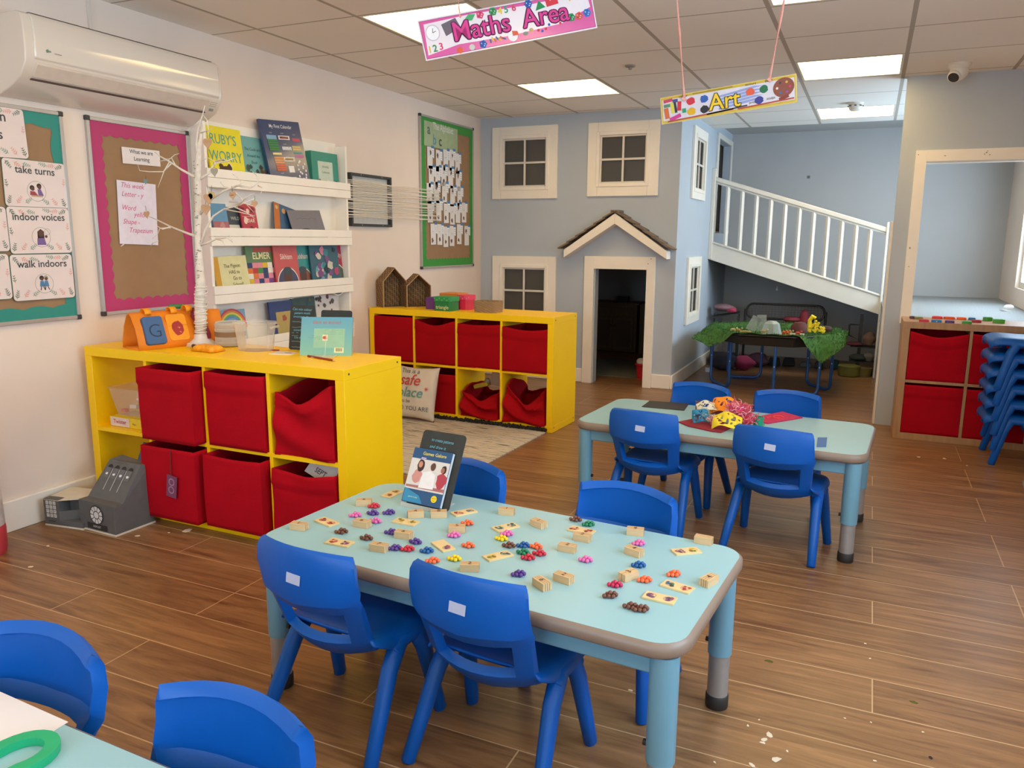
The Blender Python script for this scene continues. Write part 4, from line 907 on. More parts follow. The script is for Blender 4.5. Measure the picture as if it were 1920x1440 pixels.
# orange foam tunnels with hung letter block and pepper tag
M_OR = mat('ee8612', .6, .04, 20); M_OR2 = mat('f29a14', .6, .04, 20)
def tunnel(label, x, y, rz, L_, w_, h_, th=.006, red=False):
    t = thing('foam_tunnel', label, 'foam tunnel', T(x, y, ZU, rz), 'orange foam tunnels')
    pts = [(-w_/2, 0), (-w_*.46, h_*.25), (-w_*.34, h_*.6), (-w_*.12, h_*.93), (0, h_), (w_*.12, h_*.93), (w_*.34, h_*.6), (w_*.46, h_*.25), (w_/2, 0)]; b = B(); V = []; F = []
    for (yy, zz) in pts: V += [(0, yy, zz), (L_, yy, zz)]
    n = len(pts)
    for i in range(n-1): F.append((2*i, 2*i+1, 2*i+3, 2*i+2))
    b.add(V, F, M_OR); b.add([(0, -w_/2, .003), (L_, -w_/2, .003), (L_, w_/2, .003), (0, w_/2, .003)], [(0, 1, 2, 3)], M_OR)
    b.build('shell', parent=t, solid=th, soff=0, smooth=60); return t, w_, h_
a = onz(203, 655, ZU); c = onz(262, 657, ZU)
t, tw, th_ = tunnel('orange foam tunnel hung with a blue letter G block, left on the yellow shelf', -2.89, 2.372, radians(74), .31, .155, .155)
def loop(b, x, y, z, w_=.028):
    b.add([(x+sx*w_/2, y+.022*cos(q), z+.016*sin(q)) for q in [pi*i/6 for i in range(-1, 8)] for sx in (-1, 1)], [(2*i, 2*i+1, 2*i+3, 2*i+2) for i in range(8)], M_OR2)
for lx, ly, lz in ((.065, -.02, 0), (.18, -.02, 0), (.255, -.012, .004)):
    b = B(); loop(b, lx, ly, th_+lz); b.build('hanging_loop', parent=t, solid=.004, smooth=60)
def onside(s_, z_, off=.088): th0 = radians(74); return stand(-2.89+cos(th0)*s_+sin(th0)*off, 2.372+sin(th0)*s_-cos(th0)*off, ZU+z_, th0, radians(22))
g = onside(.075, .022)
b = B(); b.prism([(p[0], p[1]+.062) for p in rrect(.088, .125, .012, 4)], -.011, .011, mat('3c5f8c', .6, .05, 20)); b.text('G', 0, .03, .085, mat('27364a', .7), .0116, -.012); tag(b.build('letter_block', M=g, smooth=0, bevel=.003), 'blue foam block with the letter G hanging on the orange tunnel', 'letter block')
g = onside(.185, .030, .078)
b = B(); b.prism([(p[0], p[1]+.06) for p in rrect(.09, .12, .014, 4)], -.003, .003, M_OR2); b.blob(.0, .055, .026, mat('a92c28', .5), .0036, 16, .08, .034); [b.rect(rng.uniform(-.012, .012), .055+rng.uniform(-.02, .02), .006, .002, mat('e8b070'), .0042, .3) for _ in range(5)]
tag(b.build('picture_tag', M=g, smooth=0), 'orange foam tag with a red pepper picture hanging beside the letter G', 'foam tag')
b = B(); b.M = T(-2.85, 2.60, ZU+.170, radians(60)) @ Matrix.Rotation(pi/2, 4, 'Y') @ Matrix.Rotation(0, 4, 'Z'); b.lathe([(.009, -.035), (.011, -.03), (.011, .03), (.009, .035)], mat('3f7a44', .6), 14); tag(b.build('foam_roller', M=None), 'small green foam roller lying in the loops on top of the orange tunnel', 'foam roller')
t, _, _ = tunnel('orange foam tunnel with a dark red side, behind the birch trunk', -2.80, 2.675, radians(60), .09, .12, .15)
b = B(); b.M = stand(-2.735, 2.61, ZU+.03, radians(25), radians(14)); b.poly([(-.045, 0), (.05, .0), (.05, .02), (-.005, .14), (-.045, .14)], mat('8f2f3c', .7), .0); tag(b.build('felt_flap', solid=.004), 'dark red felt flap between the birch trunk and the round tub', 'felt flap')
# snack-patterned pouch
t0 = onz(392, 655, ZU); b = B()
def pou(u_, v_):
    a, c = (u_-.5)*2, (v_-.5)*2; e_ = max(0, 1-a**6)*max(0, 1-c**6); return (a*.062, c*.034*(1-.12*cos(3*a)), .002+.028*e_**.5)
b.grid(pou, 16, 12, mat('f09c1c', .5, .18, 60, .2)); b.grid(lambda u_, v_: (pou(u_, v_)[0], pou(u_, v_)[1], .002), 16, 12, mat('f09c1c', .5, .18, 60, .2))
tag(b.build('pouch', M=T(-2.55, 2.475, ZU, radians(-3)), smooth=180, weld=.0005), 'small puffy orange pouch at the front of the tree base', 'pouch')
b = B(); b.M = T(-2.725, 2.535, ZU+.012, radians(-25)) @ Matrix.Rotation(pi/2, 4, 'Y'); b.lathe([(.007, 0), (.008, .02), (.008, .06)], mat('e6dfd4', .4), 12); b.lathe([(.0085, .06), (.0085, .085), (.004, .088)], mat('33302c', .5), 12); tag(b.build('marker_pen'), 'white marker pen with a black cap beside the tree base', 'pen')
# round stacked tub and clear tub
c0 = onz(437, 648, ZU)
b = B(); z = 0; prof = [(.055, 0)]
for k in range(5): prof += [(.066, .005+.02*k), (.067, .018+.02*k), (.064, .021+.02*k)]
b.lathe(prof+[(.060, .108), (.056, .104), (.055, .02)], clear_mat('d8cfc0', .55, .4), 28); b.lathe([(.0672, .045), (.0675, .066)], mat('8a6a48', .7), 28)
tag(b.build('round_tub', M=T(-2.60, 2.66, ZU), smooth=40), 'stack of round clear tubs with a brown label, left of the clear bucket', 'tub')
cm = clear_mat('efe8dc', .2, .2)
t = thing('clear_tub', 'large clear ribbed plastic tub in the middle of the foreground yellow shelf', 'tub', T(-2.40, 2.60, ZU, radians(12)))
b = B(); n = 36; pr = []
def rad(a): return 1+.05*(1 if (a*10/pi) % 2 < 1 else -1)*.4
V = []; F = []; lv = [(.062, 0), (.066, .04), (.071, .09), (.074, .115), (.08, .118), (.08, .124)]
for r_, z in lv: V += [(r_*1.25*rad(2*pi*i/n)*cos(2*pi*i/n), r_*.92*rad(2*pi*i/n)*sin(2*pi*i/n), z) for i in range(n)]
for k in range(len(lv)-1): F += [(k*n+i, k*n+(i+1) % n, (k+1)*n+(i+1) % n, (k+1)*n+i) for i in range(n)]
b.add(V, F+[tuple(range(n))[::-1]], cm); b.build('tub_body', parent=t, smooth=30, fixn=False)
for s in (-1, 1):
    b = B(); b.tube([(s*.088, -.03, .10), (s*.102, -.02, .105), (s*.102, .02, .105), (s*.088, .03, .10)], .005, cm, 6); b.build('handle', parent=t)
# chalkboard and school book
CHK = mat('2f302c', .7, .12, 30); CK = mat('9fb8b4', .9); CKB = mat('6fb4c8', .9)
def chalk(label, w_, h_, M, lines, col, name='chalkboard'):
    b = B(); b.prism([(p[0], p[1]+h_/2) for p in rrect(w_, h_, .010, 4)], -.003, 0, CHK)
    for (s, x, y, sz) in lines: b.text(s, x*w_, y*h_, sz, col, .0008, .0, .9, shear=.25, a=rng.uniform(-.03, .03))
    return b, M, name, label
b, M, nm, lb = chalk('dark chalkboard with blue handwriting standing on the foreground yellow shelf', .115, .195, stand(-2.232, 2.692, ZU, radians(12), radians(10)), [('Can mix colour', 0, .88, .016), ('pattern music', 0, .80, .015), ('amazing to do', -.05, .72, .014), ('something', -.1, .42, .014), ('Use the', -.12, .25, .014)], CKB)
for k in range(6): b.scrawl(-.045, .012+.012*k+.05*(k % 2), .08, .003, CK, .0008, 8, .0012)
tag(b.build(nm, M=M, smooth=0), lb, 'chalkboard')
b, M, nm, lb = chalk('dark chalkboard almost hidden behind the blue green school book', .14, .18, stand(-2.055, 2.70, ZU, radians(14), radians(10)), [], CKB)
tag(b.build(nm, M=M, smooth=0), lb, 'chalkboard')
b = B(); w_, h_ = .215, .165
m, N, L, pb = nodes_mat('teal_cover'); tc = N.new('ShaderNodeTexCoord'); sx_ = N.new('ShaderNodeSeparateXYZ'); L.new(tc.outputs['Object'], sx_.inputs[0]); rp = N.new('ShaderNodeValToRGB'); L.new(sx_.outputs[1], rp.inputs[0])
rp.color_ramp.elements[0].color = (*hexc('7fb59a'), 1); rp.color_ramp.elements[1].position = .16; rp.color_ramp.elements[1].color = (*hexc('5f9fb4'), 1); L.new(rp.outputs[0], pb.inputs['Base Color']); pb.inputs['Roughness'].default_value = .4
b.box((0, h_/2, -.005), (w_, h_, .01), m)
b.text('back to school', .0, h_*.82, .020, P1('c4685f'), .0008, .006); b.rect(0.012, h_*.45, w_*.6, h_*.5, P1('93bd9a'), .0004); [b.scrawl(-.01, h_*(.66-.05*k), .08, .002, P1('6f8f86'), .0008, 8, .001) for k in range(3)]
[b.scrawl(-.075, h_*(.5-.04*k), .05, .002, P1('5c8088'), .0008, 8, .001) for k in range(3)]
b.rect(-.005, h_*.46, .022, .026, P1('e4d3a8'), .0009); b.blob(-.005, h_*.46, .008, P1('c04f3c'), .0013); b.rect(.055, h_*.14, .04, .022, P1('e6dda4'), .0009); [b.rect(.043+.0035*k, h_*.15, .0018, .014, P1('4a5040'), .0013) for k in range(8)]
tag(b.build('school_book', M=stand(-2.033, 2.605, ZU, radians(24), radians(20)), smooth=0), 'blue green book about school showing its back cover, right on the yellow shelf', 'book')
b = B(); b.tube([(0, -.05, .004), (0, .0, .006), (0, .035, .09)], .0012, clear_mat('f0eee6', .35, .1), 6); b.box((0, -.005, .003), (.09, .09, .003), clear_mat('f0eee6', .25, .1)); tag(b.build('acrylic_stand', M=T(-2.02, 2.585, ZU, radians(24))), 'clear acrylic stand holding up the blue green school book', 'book stand')
def pen(label, x, y, rz, L_, m, m2):
    b = B(); b.M = T(x, y, ZU+.004, rz) @ Matrix.Rotation(pi/2, 4, 'Y'); b.lathe([(.004, 0), (.0045, .004), (.0045, L_-.015)], m, 8); b.lathe([(.0045, L_-.015), (.0008, L_)], m2, 8); tag(b.build('pencil'), label, 'pencil')
pen('dark red pencil in front of the school book', -2.075, 2.545, radians(-17), .19, mat('8f2f24', .4), mat('d9b070'))
b = B(); b.box((0, 0, .0015), (.10, .07, .003), mat('ddd6cc', .4)); b.rect(.02, .0, .03, .012, P1('b43a3a'), .0036, .2); tag(b.build('paper_packet', M=T(-2.225, 2.575, ZU, radians(10)), smooth=0), 'small white packet with red print lying before the chalkboard', 'packet')
b = B(); b.box((0, 0, .0025), (.04, .012, .005), mat('8f2f3c', .5)); tag(b.build('rubber_eraser', M=T(-2.315, 2.62, ZU, .2)), 'small dark red block between the clear tub and the chalkboard', 'eraser')
# left cell: boxes and clear crate
x, z, cw_, ch_ = c1(0, 1)
b = B(); b.box((0, 0, .0225), (.25, .2, .045), mat('e3c52a', .5)); b.rect(0, 0, .24, .19, P1('e3c52a'), .0455); b.M = stand(0, -.1005, .0) ; b.rect(-.06, .022, .12, .04, P1('ddc9c0'), .0008); b.text('Twister', -.06, .015, .026, P1('a3304a'), .0012, .012); b.text('Fun', .03, .015, .014, P1('6a5a20'), .0012)
bm = U1 @ Matrix.Translation((x+.0, .14, z+.001)); tag(b.build('game_box', M=bm, smooth=0), 'flat yellow and white game box in the open cell of the foreground shelf', 'game box')
t = thing('clear_crate', 'clear plastic crate of small toys on the game box in the yellow shelf', 'crate', U1 @ Matrix.Translation((x, .145, z+.047)))
b = B(); b.add([(sx*w2, sy*d2, zz) for (w2, d2, zz) in ((.105, .075, 0), (.13, .095, .125), (.136, .10, .13)) for sx, sy in ((-1, -1), (1, -1), (1, 1), (-1, 1))], [(3, 2, 1, 0)]+[(4*k+i, 4*k+(i+1) % 4, 4*k+4+(i+1) % 4, 4*k+4+i) for k in (0, 1) for i in range(4)], clear_mat('f0e8de', .10, .2)); b.build('crate_body', parent=t, smooth=0)
cols = ('d9502f', 'e3a92a', 'e6d9cf', '3f7a4a', 'e07a6a', 'f0c23a', 'c9442f')
for k in range(26):
    b = B(); c = cols[k % 7]; p = (-.085+.17*((k*7) % 26)/26, -.055+.11*((k*5) % 26)/26, .018+.022*(k % 3)); s = rng.uniform(.010, .016)
    if k % 2: b.ball((0, 0, 0), s, P1(c), 8, 6, (1, rng.uniform(.6, 1), .8))
    else: b.box((0, 0, 0), (s*2, s*1.4, s), P1(c), Matrix.Rotation(k, 3, 'Z'))
    tag(b.build('small_toy', M=t.matrix_world @ Matrix.Translation(p)), 'small bright plastic toy in the clear crate', 'toy', 'toys in the clear crate')
b = B(); b.M = Matrix.Translation((0, 0, .085)) @ Matrix.Rotation(pi/2, 4, 'Y') @ Matrix.Rotation(.2, 4, 'X'); b.lathe([(.022, -.05), (.022, .05)], mat('ddd4d0', .5), 14); tag(b.build('paper_roll', M=t.matrix_world.copy()), 'short white paper roll on top of the toys in the clear crate', 'paper roll')
# bottom-left cell: books
for k, (dx, hh, c, lb) in enumerate(((-.05, .22, '4f6f9c', 'blue'), (.03, .24, 'a34a3a', 'red'), (.09, .25, 'b08a5a', 'tan'))):
    x, z, cw_, ch_ = c1(0, 0); b = B(); b.box((0, hh/2, -.01), (.17, hh, .02), mat(c, .5)); b.blob(0, hh*.75, .04, P1('c9b48a'), .0008, 10, .3, .02)
    tag(b.build('activity_book', M=U1 @ Matrix.Translation((x+dx, .10+.05*k, z)) @ Matrix.Rotation(pi/2-.35, 4, 'X') @ Matrix.Rotation(-.15, 4, 'Z') @ Matrix.Translation((0, .015, 0)), smooth=0), '%s activity book leaning in the bottom left cell of the yellow shelf' % lb, 'book', 'books behind the cash machines')
# papers in the bottom right bin
x, z, cw_, ch_ = c1(3, 0)
b = B(); b.box((0, .05, 0), (.15, .10, .004), mat('dccfc6', .5)); b.text('SEPT', .0, .02, .03, P1('4a3a34'), .003, .01); tag(b.build('word_card', M=U1 @ Matrix.Translation((x-.0, .07, z+.235)) @ Matrix.Rotation(radians(55), 4, 'X') @ Matrix.Rotation(-.32, 4, 'Z'), smooth=0), 'cream card with printed letters poking out of the bottom right bin', 'card')
b = B(); b.box((0, .04, 0), (.12, .09, .004), mat('d9b9c0', .5)); b.rect(0, .05, .11, .01, P1('a8506a'), .0024); tag(b.build('word_card', M=U1 @ Matrix.Translation((x+.085, .10, z+.235)) @ Matrix.Rotation(radians(50), 4, 'X') @ Matrix.Rotation(.22, 4, 'Z'), smooth=0), 'pinkish card with a stripe poking out of the bottom right bin', 'card')
# toys peeking out of bins
x, z, cw_, ch_ = c1(3, 1); b = B(); b.box((0, 0, 0), (.09, .05, .05), mat('2c3a78', .5), Matrix.Rotation(.5, 3, 'Y')); b.box((-.05, 0, -.02), (.06, .05, .05), mat('c8401e', .5), Matrix.Rotation(.9, 3, 'Y')); tag(b.build('toy_block', M=U1 @ Matrix.Translation((x+.02, .12, z+.18)), bevel=.004), 'blue and orange toy inside the gaping bin of the foreground shelf', 'toy')
x, z, cw_, ch_ = c2(2, 0); b = B(); b.box((0, 0, 0), (.11, .06, .03), mat('a3871f', .5), Matrix.Rotation(-.3, 3, 'Y')); b.ball((.04, 0, .03), .022, mat('7f7a72', .5), 10, 8); tag(b.build('toy_truck', M=U2 @ Matrix.Translation((x-.03, .11, z+.205)), bevel=.006), 'olive toy lying on top of the collapsed bin by the playhouse', 'toy')
x, z, cw_, ch_ = c2(2, 0); b = B(); b.box((0, 0, 0), (.11, .01, .09), mat('cfc8c0', .6), Matrix.Rotation(.15, 3, 'Y')); tag(b.build('picture_board', M=U2 @ Matrix.Translation((x+.05, .2, z+.235))), 'pale panel standing behind the collapsed bin by the playhouse', 'toy')

# ================================================================== on top of the far yellow unit
M_WK = mat('a07c54', .85, .3, 30, .9, None, kind='wicker'); M_WK2 = mat('b38f62', .8, .1, 60)
def wicker_house(label, x, y, rz, w_, h_, dp, hr):
    t = thing('wicker_house', label, 'wicker house', T(x, y, U2h, rz), 'wicker houses')
    P = [(-w_/2, 0), (w_/2, 0), (w_/2, h_-hr), (0, h_), (-w_/2, h_-hr)]; b = B()
    n = 5; b.add([(-dp/2, p[0], p[1]) for p in P]+[(dp/2, p[0], p[1]) for p in P], [(i, (i+1) % n, n+(i+1) % n, n+i) for i in range(n)]+[(4, 3, 2, 1, 0)], M_WK); b.build('woven_shell', parent=t, solid=.008, soff=0, smooth=0)
    b = B(); b.tube([(dp/2, p[0], p[1]) for p in P+[P[0]]], .0045, M_WK2, 6); b.tube([(-dp/2, p[0], p[1]) for p in P+[P[0]]], .0045, M_WK2, 6); b.build('rim', parent=t, smooth=60)
    b = B()
    for k in range(9):
        yy = -w_/2+w_*(k+1)/10; zt_ = h_-hr+hr*(1-abs(yy)/(w_/2)); b.tube([(-dp/2+.012, yy, 0), (-dp/2+.012, yy, zt_)], .0018, M_WK2, 5)
    b.build('back_canes', parent=t, smooth=60)
wicker_house('tall wicker house on the far yellow shelf, nearest the wall', -3.10, 4.745, radians(-34), .175, .275, .125, .095)
wicker_house('shorter wicker house on the far yellow shelf, beside the purple box', -2.945, 4.83, radians(-42), .175, .23, .125, .08)
def lid_box(label, px0, y, w_, h_, dp, m, lidm, rz=0., text=None, dots=None, lid=True, octo=False):
    t = thing('shape_box', label, 'box', T(px0, y, U2h, rz), 'coloured shape boxes')
    P = rrect(w_, dp, .012 if not octo else dp*.3, 2); b = B(); b.prism([(p[0]*.94, p[1]*.94) for p in P], 0, h_-.02, m)
    if text: b.M = stand(0, -dp*.47-.0008, 0); b.text(text, 0, .014, .034, P1('d9e0a0'), .0004, .012)
    b.build('box_body', parent=t, smooth=0)
    if lid:
        b = B(); b.prism(P, h_-.032, h_, lidm)
        if dots:
            b.M = stand(0, -dp/2-.0006, 0)
            for k in range(7): b.disc(-w_*.42+w_*.14*k, h_-.016+.005*(-1)**k, .0045, dots, .0004, 10)
        b.build('lid', parent=t, bevel=.002, smooth=0)
lid_box('purple cube box beside the wicker houses', -2.735, 4.74, .105, .10, .12, mat('6a3a86', .5), mat('6a3a86', .5), radians(-4), lid=False)
lid_box('box with an orange top behind the green triangle box', -2.665, 4.875, .16, .105, .14, mat('c9702c', .5), mat('d9822c', .5), radians(-4))
lid_box('green box with a spotted lid reading triangle', -2.605, 4.665, .14, .095, .12, mat('1f7a3c', .5), mat('2a9448', .5), radians(-4), 'triangle', P1('6fc07a'))
lid_box('bright pink box with a spotted lid behind the green one', -2.525, 4.80, .115, .10, .115, mat('d8284a', .45), mat('e23a5c', .45), 0, None, P1('f08aa0'), octo=True)
b = B(); P = rrect(.165, .12, .02, 3); Q = rrect(.175, .128, .022, 3); n = len(P); Pi = [(p[0]*.86, p[1]*.86) for p in Q]
V = [(p[0], p[1], 0) for p in P]+[(p[0], p[1], .075) for p in Q]+[(p[0], p[1], .075) for p in Pi]+[(p[0], p[1], .01) for p in Pi]
b.add(V, [(k*n+i, k*n+(i+1) % n, (k+1)*n+(i+1) % n, (k+1)*n+i) for k in range(3) for i in range(n)]+[tuple(range(n))[::-1], tuple(range(3*n, 4*n))], mat('d2ad80', .85, .3, 30, 1., None, kind='wicker', stretch=(1, 1, 3)))
tag(b.build('wicker_basket', M=T(-2.305, 4.70, U2h, radians(-3)), smooth=40), 'low rectangular wicker basket right of the pink box', 'basket')
# ================================================================== cardboard cash machines
M_GC = mat('5f5e5c', .6, .06, 30); M_GC2 = mat('6d6361', .6, .06, 30); M_CE = mat('d8cdb8', .7); M_WB = mat('d9d6d2', .6)
t = thing('toy_cash_register', 'grey cardboard cash register with note slots and a white dial', 'toy cash register', T(-2.865, 2.118, 0, radians(-2)) @ Matrix.Scale(1.13, 4), 'grey cardboard shop machines')
b = B(); b.box2((-.098, 0, .006), (.098, .17, .115), M_GC); b.build('till_body', parent=t, bevel=.001, smooth=0)
b = B(); b.box2((-.099, -.001, 0), (.099, .171, .007), M_CE); b.build('base_edge', parent=t, smooth=0)
b = B(); b.add([(-.098, .04, .115), (.098, .04, .115), (.098, .17, .115), (-.098, .17, .115), (-.08, .13, .24), (.094, .13, .24), (.098, .17, .235), (-.06, .17, .25)], [(0, 1, 5, 4), (1, 2, 6, 5), (2, 3, 7, 6), (3, 0, 4, 7), (4, 5, 6, 7)], M_GC)
b.M = Matrix.Translation((0, .085, .178)) @ Matrix.Rotation(atan2(.125, .09), 4, 'X')
for k in range(4):
    b.disc(-.055+.038*k, .045, .0135, mat('2f2b2a', .8), .0012, 14); b.rect(-.055+.038*k, .025, .027, .04, mat('68696c', .6), .0018)
    if k: b.rect(-.074+.038*k, .0, .0022, .085, P1('d8d8d6'), .0016)
    b.blob(-.055+.038*k, .02, .007, P1('e3e2dd'), .0024, 7, .3, .005)
b.scrawl(-.07, .068, .1, .003, P1('4a4644'), .0014, 9, .0014)
b.build('note_rack', parent=t, smooth=0)
b = B(); b.M = stand(0, -.0012, .068); r0, r1 = .013, .035
b.disc(0, 0, .038, mat('3b3a39', .7), .0004, 26); b.disc(0, 0, r0, M_WB, .0012)
for k in range(10):
    a = 2*pi*k/10; b.ring(0, 0, .0165, .0165, M_WB, .0012, 4, a+.06, a+2*pi/10-.06)
b.rect(0, -.045, .11, .022, mat('2f2c2c', .7), .0008); b.text('DEPOSIT', 0, -.049, .011, M_WB, .0016)
b.build('dial_print', parent=t, smooth=0)
t = thing('toy_card_machine', 'grey cardboard card machine with a white number keypad and cream top', 'toy card machine', T(-3.045, 2.095, 0, radians(8)), 'grey cardboard shop machines')
b = B(); b.box2((-.10, .0, .006), (-.02, .15, .12), M_GC); b.box2((-.02, .06, .006), (.10, .15, .12), M_GC); b.box2((-.02, .0, .006), (.10, .06, .03), M_GC); b.add([(-.02, 0, .02), (.06, .06, .02), (.06, .06, .07), (-.02, 0, .07)], [(0, 1, 2, 3)], M_GC); b.box2((.075, .03, .03), (.085, .06, .09), mat('8fa6b0', .5)); b.build('machine_body', parent=t, smooth=0)
b = B(); b.box2((-.101, -.001, 0), (.101, .151, .007), M_CE); b.add([(-.101, -.001, .118), (-.02, -.001, .118), (.101, .045, .126), (.101, .151, .126), (-.101, .151, .126)], [(0, 1, 2, 3, 4)], M_CE); b.build('cream_top', parent=t, smooth=0, solid=.002)
b = B(); b.M = stand(-.06, -.0012, .075)
for r_ in range(4):
    for c in range(3):
        b.rect(-.019+.019*c, .030-.019*r_, .015, .0155, M_WB, .0004); s = '123456789*0#'[r_*3+c]; b.text(s, -.019+.019*c, .026-.019*r_, .013, P1('4b4a4a'), .0010)
b.rect(0, -.052, .035, .003, P1('2f2c2c'), .0004); b.build('keypad', parent=t, smooth=0)

# ================================================================== cushion and rug
m, N, L, pb = nodes_mat('woven_rug'); tc = N.new('ShaderNodeTexCoord'); mp = N.new('ShaderNodeMapping'); mp.inputs['Scale'].default_value = (5, 75, 1); L.new(tc.outputs['Object'], mp.inputs[0])
nz = N.new('ShaderNodeTexNoise'); nz.inputs['Scale'].default_value = 1.2; nz.inputs['Detail'].default_value = 5; nz.inputs['Roughness'].default_value = .65; L.new(mp.outputs[0], nz.inputs[0])
rp = N.new('ShaderNodeValToRGB'); L.new(nz.outputs[0], rp.inputs[0]); rp.color_ramp.elements[0].position = .38; rp.color_ramp.elements[0].color = (*hexc('3f3a35'), 1); rp.color_ramp.elements[1].position = .47; rp.color_ramp.elements[1].color = (*hexc('cfc4b2'), 1)
L.new(rp.outputs[0], pb.inputs['Base Color']); pb.inputs['Roughness'].default_value = .95; bp = N.new('ShaderNodeBump'); bp.inputs['Strength'].default_value = .6; bp.inputs['Distance'].default_value = .006; L.new(nz.outputs[0], bp.inputs['Height']); L.new(bp.outputs[0], pb.inputs['Normal'])
b = B(); b.grid(lambda u, v: (-.66+1.32*u, -.58+1.16*v, .009+.001*sin(u*31+v*17)), 24, 20, m); b.box2((-.66, -.58, 0), (.66, .58, .008), m)
o = b.build('woven_rug', M=T(-2.49, 3.975, 0, radians(-2)), smooth=180)
tag(o, 'cream and black flecked woven rug between the two yellow shelf units', 'rug')
b = B()
for k in range(300): x = -.66+1.32*k/300; b.box((x, .585+rng.uniform(0, .008), .012+rng.uniform(0, .014)), (.008, .025, .014), mat('2b2623', .95), Matrix.Rotation(rng.uniform(-.5, .5), 3, 'X'))
b.build('dark_fringe', parent=o, smooth=0)
M_CU = mat('d8cbb8', .85, .05, 12, .5, 14)
t = thing('cushion', 'cream square cushion with safe place printed writing leaning on the far shelf', 'cushion', stand(-2.76, 4.435, .012, radians(-2), radians(13)))
def cush(s_):
    def f(u, v):
        a, c = (u-.5)*2, (v-.5)*2; e_ = (max(0, 1-a*a)*max(0, 1-c*c))**.42; k = 1-.09*(1-abs(a)**2)*(abs(c)**6) ; k2 = 1-.09*(1-abs(c)**2)*(abs(a)**6)
        return (a*.185*k2, .185+c*.185*k, s_*(.055*e_+.0035*sin(7*a+3*c)*e_))
    return f
b = B(); b.grid(cush(1), 26, 26, M_CU); b.grid(cush(-1), 26, 26, M_CU); b.build('cover', parent=t, smooth=180, weld=.0006)
def on_cush(b2):
    for i, p in enumerate(b2.v):
        a, c = p.x/.185, (p.y-.185)/.185; e_ = (max(0, 1-a*a)*max(0, 1-c*c))**.42; b2.v[i] = Vector((p.x, p.y, .055*e_+.0035*sin(7*a+3*c)*e_+.004))
b = B(); b.text('This is a', -.02, .315, .045, P1('5a5450'), 0, .0); b.text('safe', -.01, .235, .105, P1('c4463c'), 0, .012, shear=.2); b.text('place', .0, .155, .095, P1('5f9a92'), 0, .01, shear=.2); b.text('to be', -.03, .115, .035, P1('6a5f5a')); b.text('WHO YOU ARE', 0, .065, .042, P1('5f6468'))
for k in range(8): b.stroke([(.12, .215), (.12+.014*cos(k*pi/4), .215+.014*sin(k*pi/4))], .003, P1('d0525c'), 0)
on_cush(b); b.build('printed_writing', parent=t, smooth=0)

# ================================================================== playthings on the middle table
M_BLKW = mat('d3b083', .6, .10, 14, stretch=(1, 6, 6)); M_TILE = mat('dcc08c', .55, .08, 12); M_LN = P1('8a6440'); M_DG = mat('5a3a2c', .6)
zt_ = TZ+.0003
def stackblock(u, v, deg, num, lay=3, lb=''):
    p = onz(u, v+4, zt_); b = B(); L_, W_, H_ = .046, .024, .0185
    b.box2((-L_/2, -W_/2, 0), (L_/2, W_/2, H_), M_BLKW)
    for i in range(1, lay+1):
        y = -W_/2+W_*i/(lay+1)
        b.box((L_/2+.0001, y, H_/2), (.0003, .0012, H_*.96), M_LN); b.box((-L_/2-.0001, y, H_/2), (.0003, .0012, H_*.96), M_LN); b.box((0, y, H_+.0001), (L_*.98, .0007, .0003), M_LN)
    if num: b.text(str(num), 0, -.007, .021, M_DG, H_+.0006, .008, a=0)
    return tag(b.build('number_block', M=T(p.x, p.y, zt_, radians(deg)), smooth=0), lb, 'wooden block', 'wooden number blocks on the middle table')
SB = [(561, 988, 8, 1, 'nearest the left end of the table'), (683, 943, 28, 6, 'behind the red berry counter near the left edge'), (679, 983, 2, 6, 'left of a pink counter near the left end'), (757, 1004, 6, 6, 'touching a purple counter left of centre'), (711, 1028, 3, 7, 'behind the left chair back, left of a purple counter'),
      (779, 965, 38, 4, 'at the left foot of the book stand'), (823, 965, 30, 8, 'at the right foot of the book stand'), (857, 993, 24, 5, 'between the orange and pink counters'), (950, 960, 10, 1, 'at the back edge, left of the rear right chair'), (1010, 983, -24, 1, 'with end grain lines, back centre of the table'),
      (881, 1065, 22, 2, 'just behind the front centre chair back'), (1016, 1097, -34, 6, 'with ridged end, front centre of the table'), (1057, 1086, -14, 2, 'front centre, right of the ridged one'), (1064, 1029, 0, 2, 'with a two, in the middle of the table'), (1092, 1009, -3, 2, 'just in front of the tile with red prints'),
      (1191, 998, 10, 9, 'behind a pink counter at the back right'), (1189, 1036, -20, 4, 'between the pink and blue counters at right'), (1178, 1081, 62, 3, 'split pair between crimson and orange counters'), (1319, 1014, -3, 0, 'blank on top, nearest the back right corner'), (1329, 1091, 68, 4, 'nearest the right edge of the table')]
for u, v, a, n_, lb in SB: stackblock(u, v, a, n_, 3 if n_ != 3 else 1, 'small wooden number block '+lb)
def domino(u, v, deg, c1_, c2_, lb):
    p = onz(u, v, zt_); b = B(); b.box2((-.036, -.0185, 0), (.036, .0185, .0042), M_TILE)
    for sx, cs in ((-1, c1_), (1, c2_)):
        if not cs: continue
        for k in range(7): b.blob(sx*.019+rng.uniform(-.009, .009), rng.uniform(-.009, .009), rng.uniform(.003, .0055), P1(cs[k % len(cs)]), .0046+.0001*k, 8, .3)
        b.ring(sx*.019, 0, .0095, .001, P1(cs[0]), .0046, 14)
    return tag(b.build('picture_tile', M=T(p.x, p.y, zt_, radians(deg)), smooth=0), lb, 'wooden tile', 'wooden picture tiles on the middle table')
RD = ('a83a34', '7a2a2a', 'c9605a'); BL_ = ('3a5f8a', '4f7f3f', '2f3f3a'); YL = ('c9a92f', '6a7a2a', '8a6a2a'); PU = ('7a4a7a', 'a04a6a', '5a3a5a')
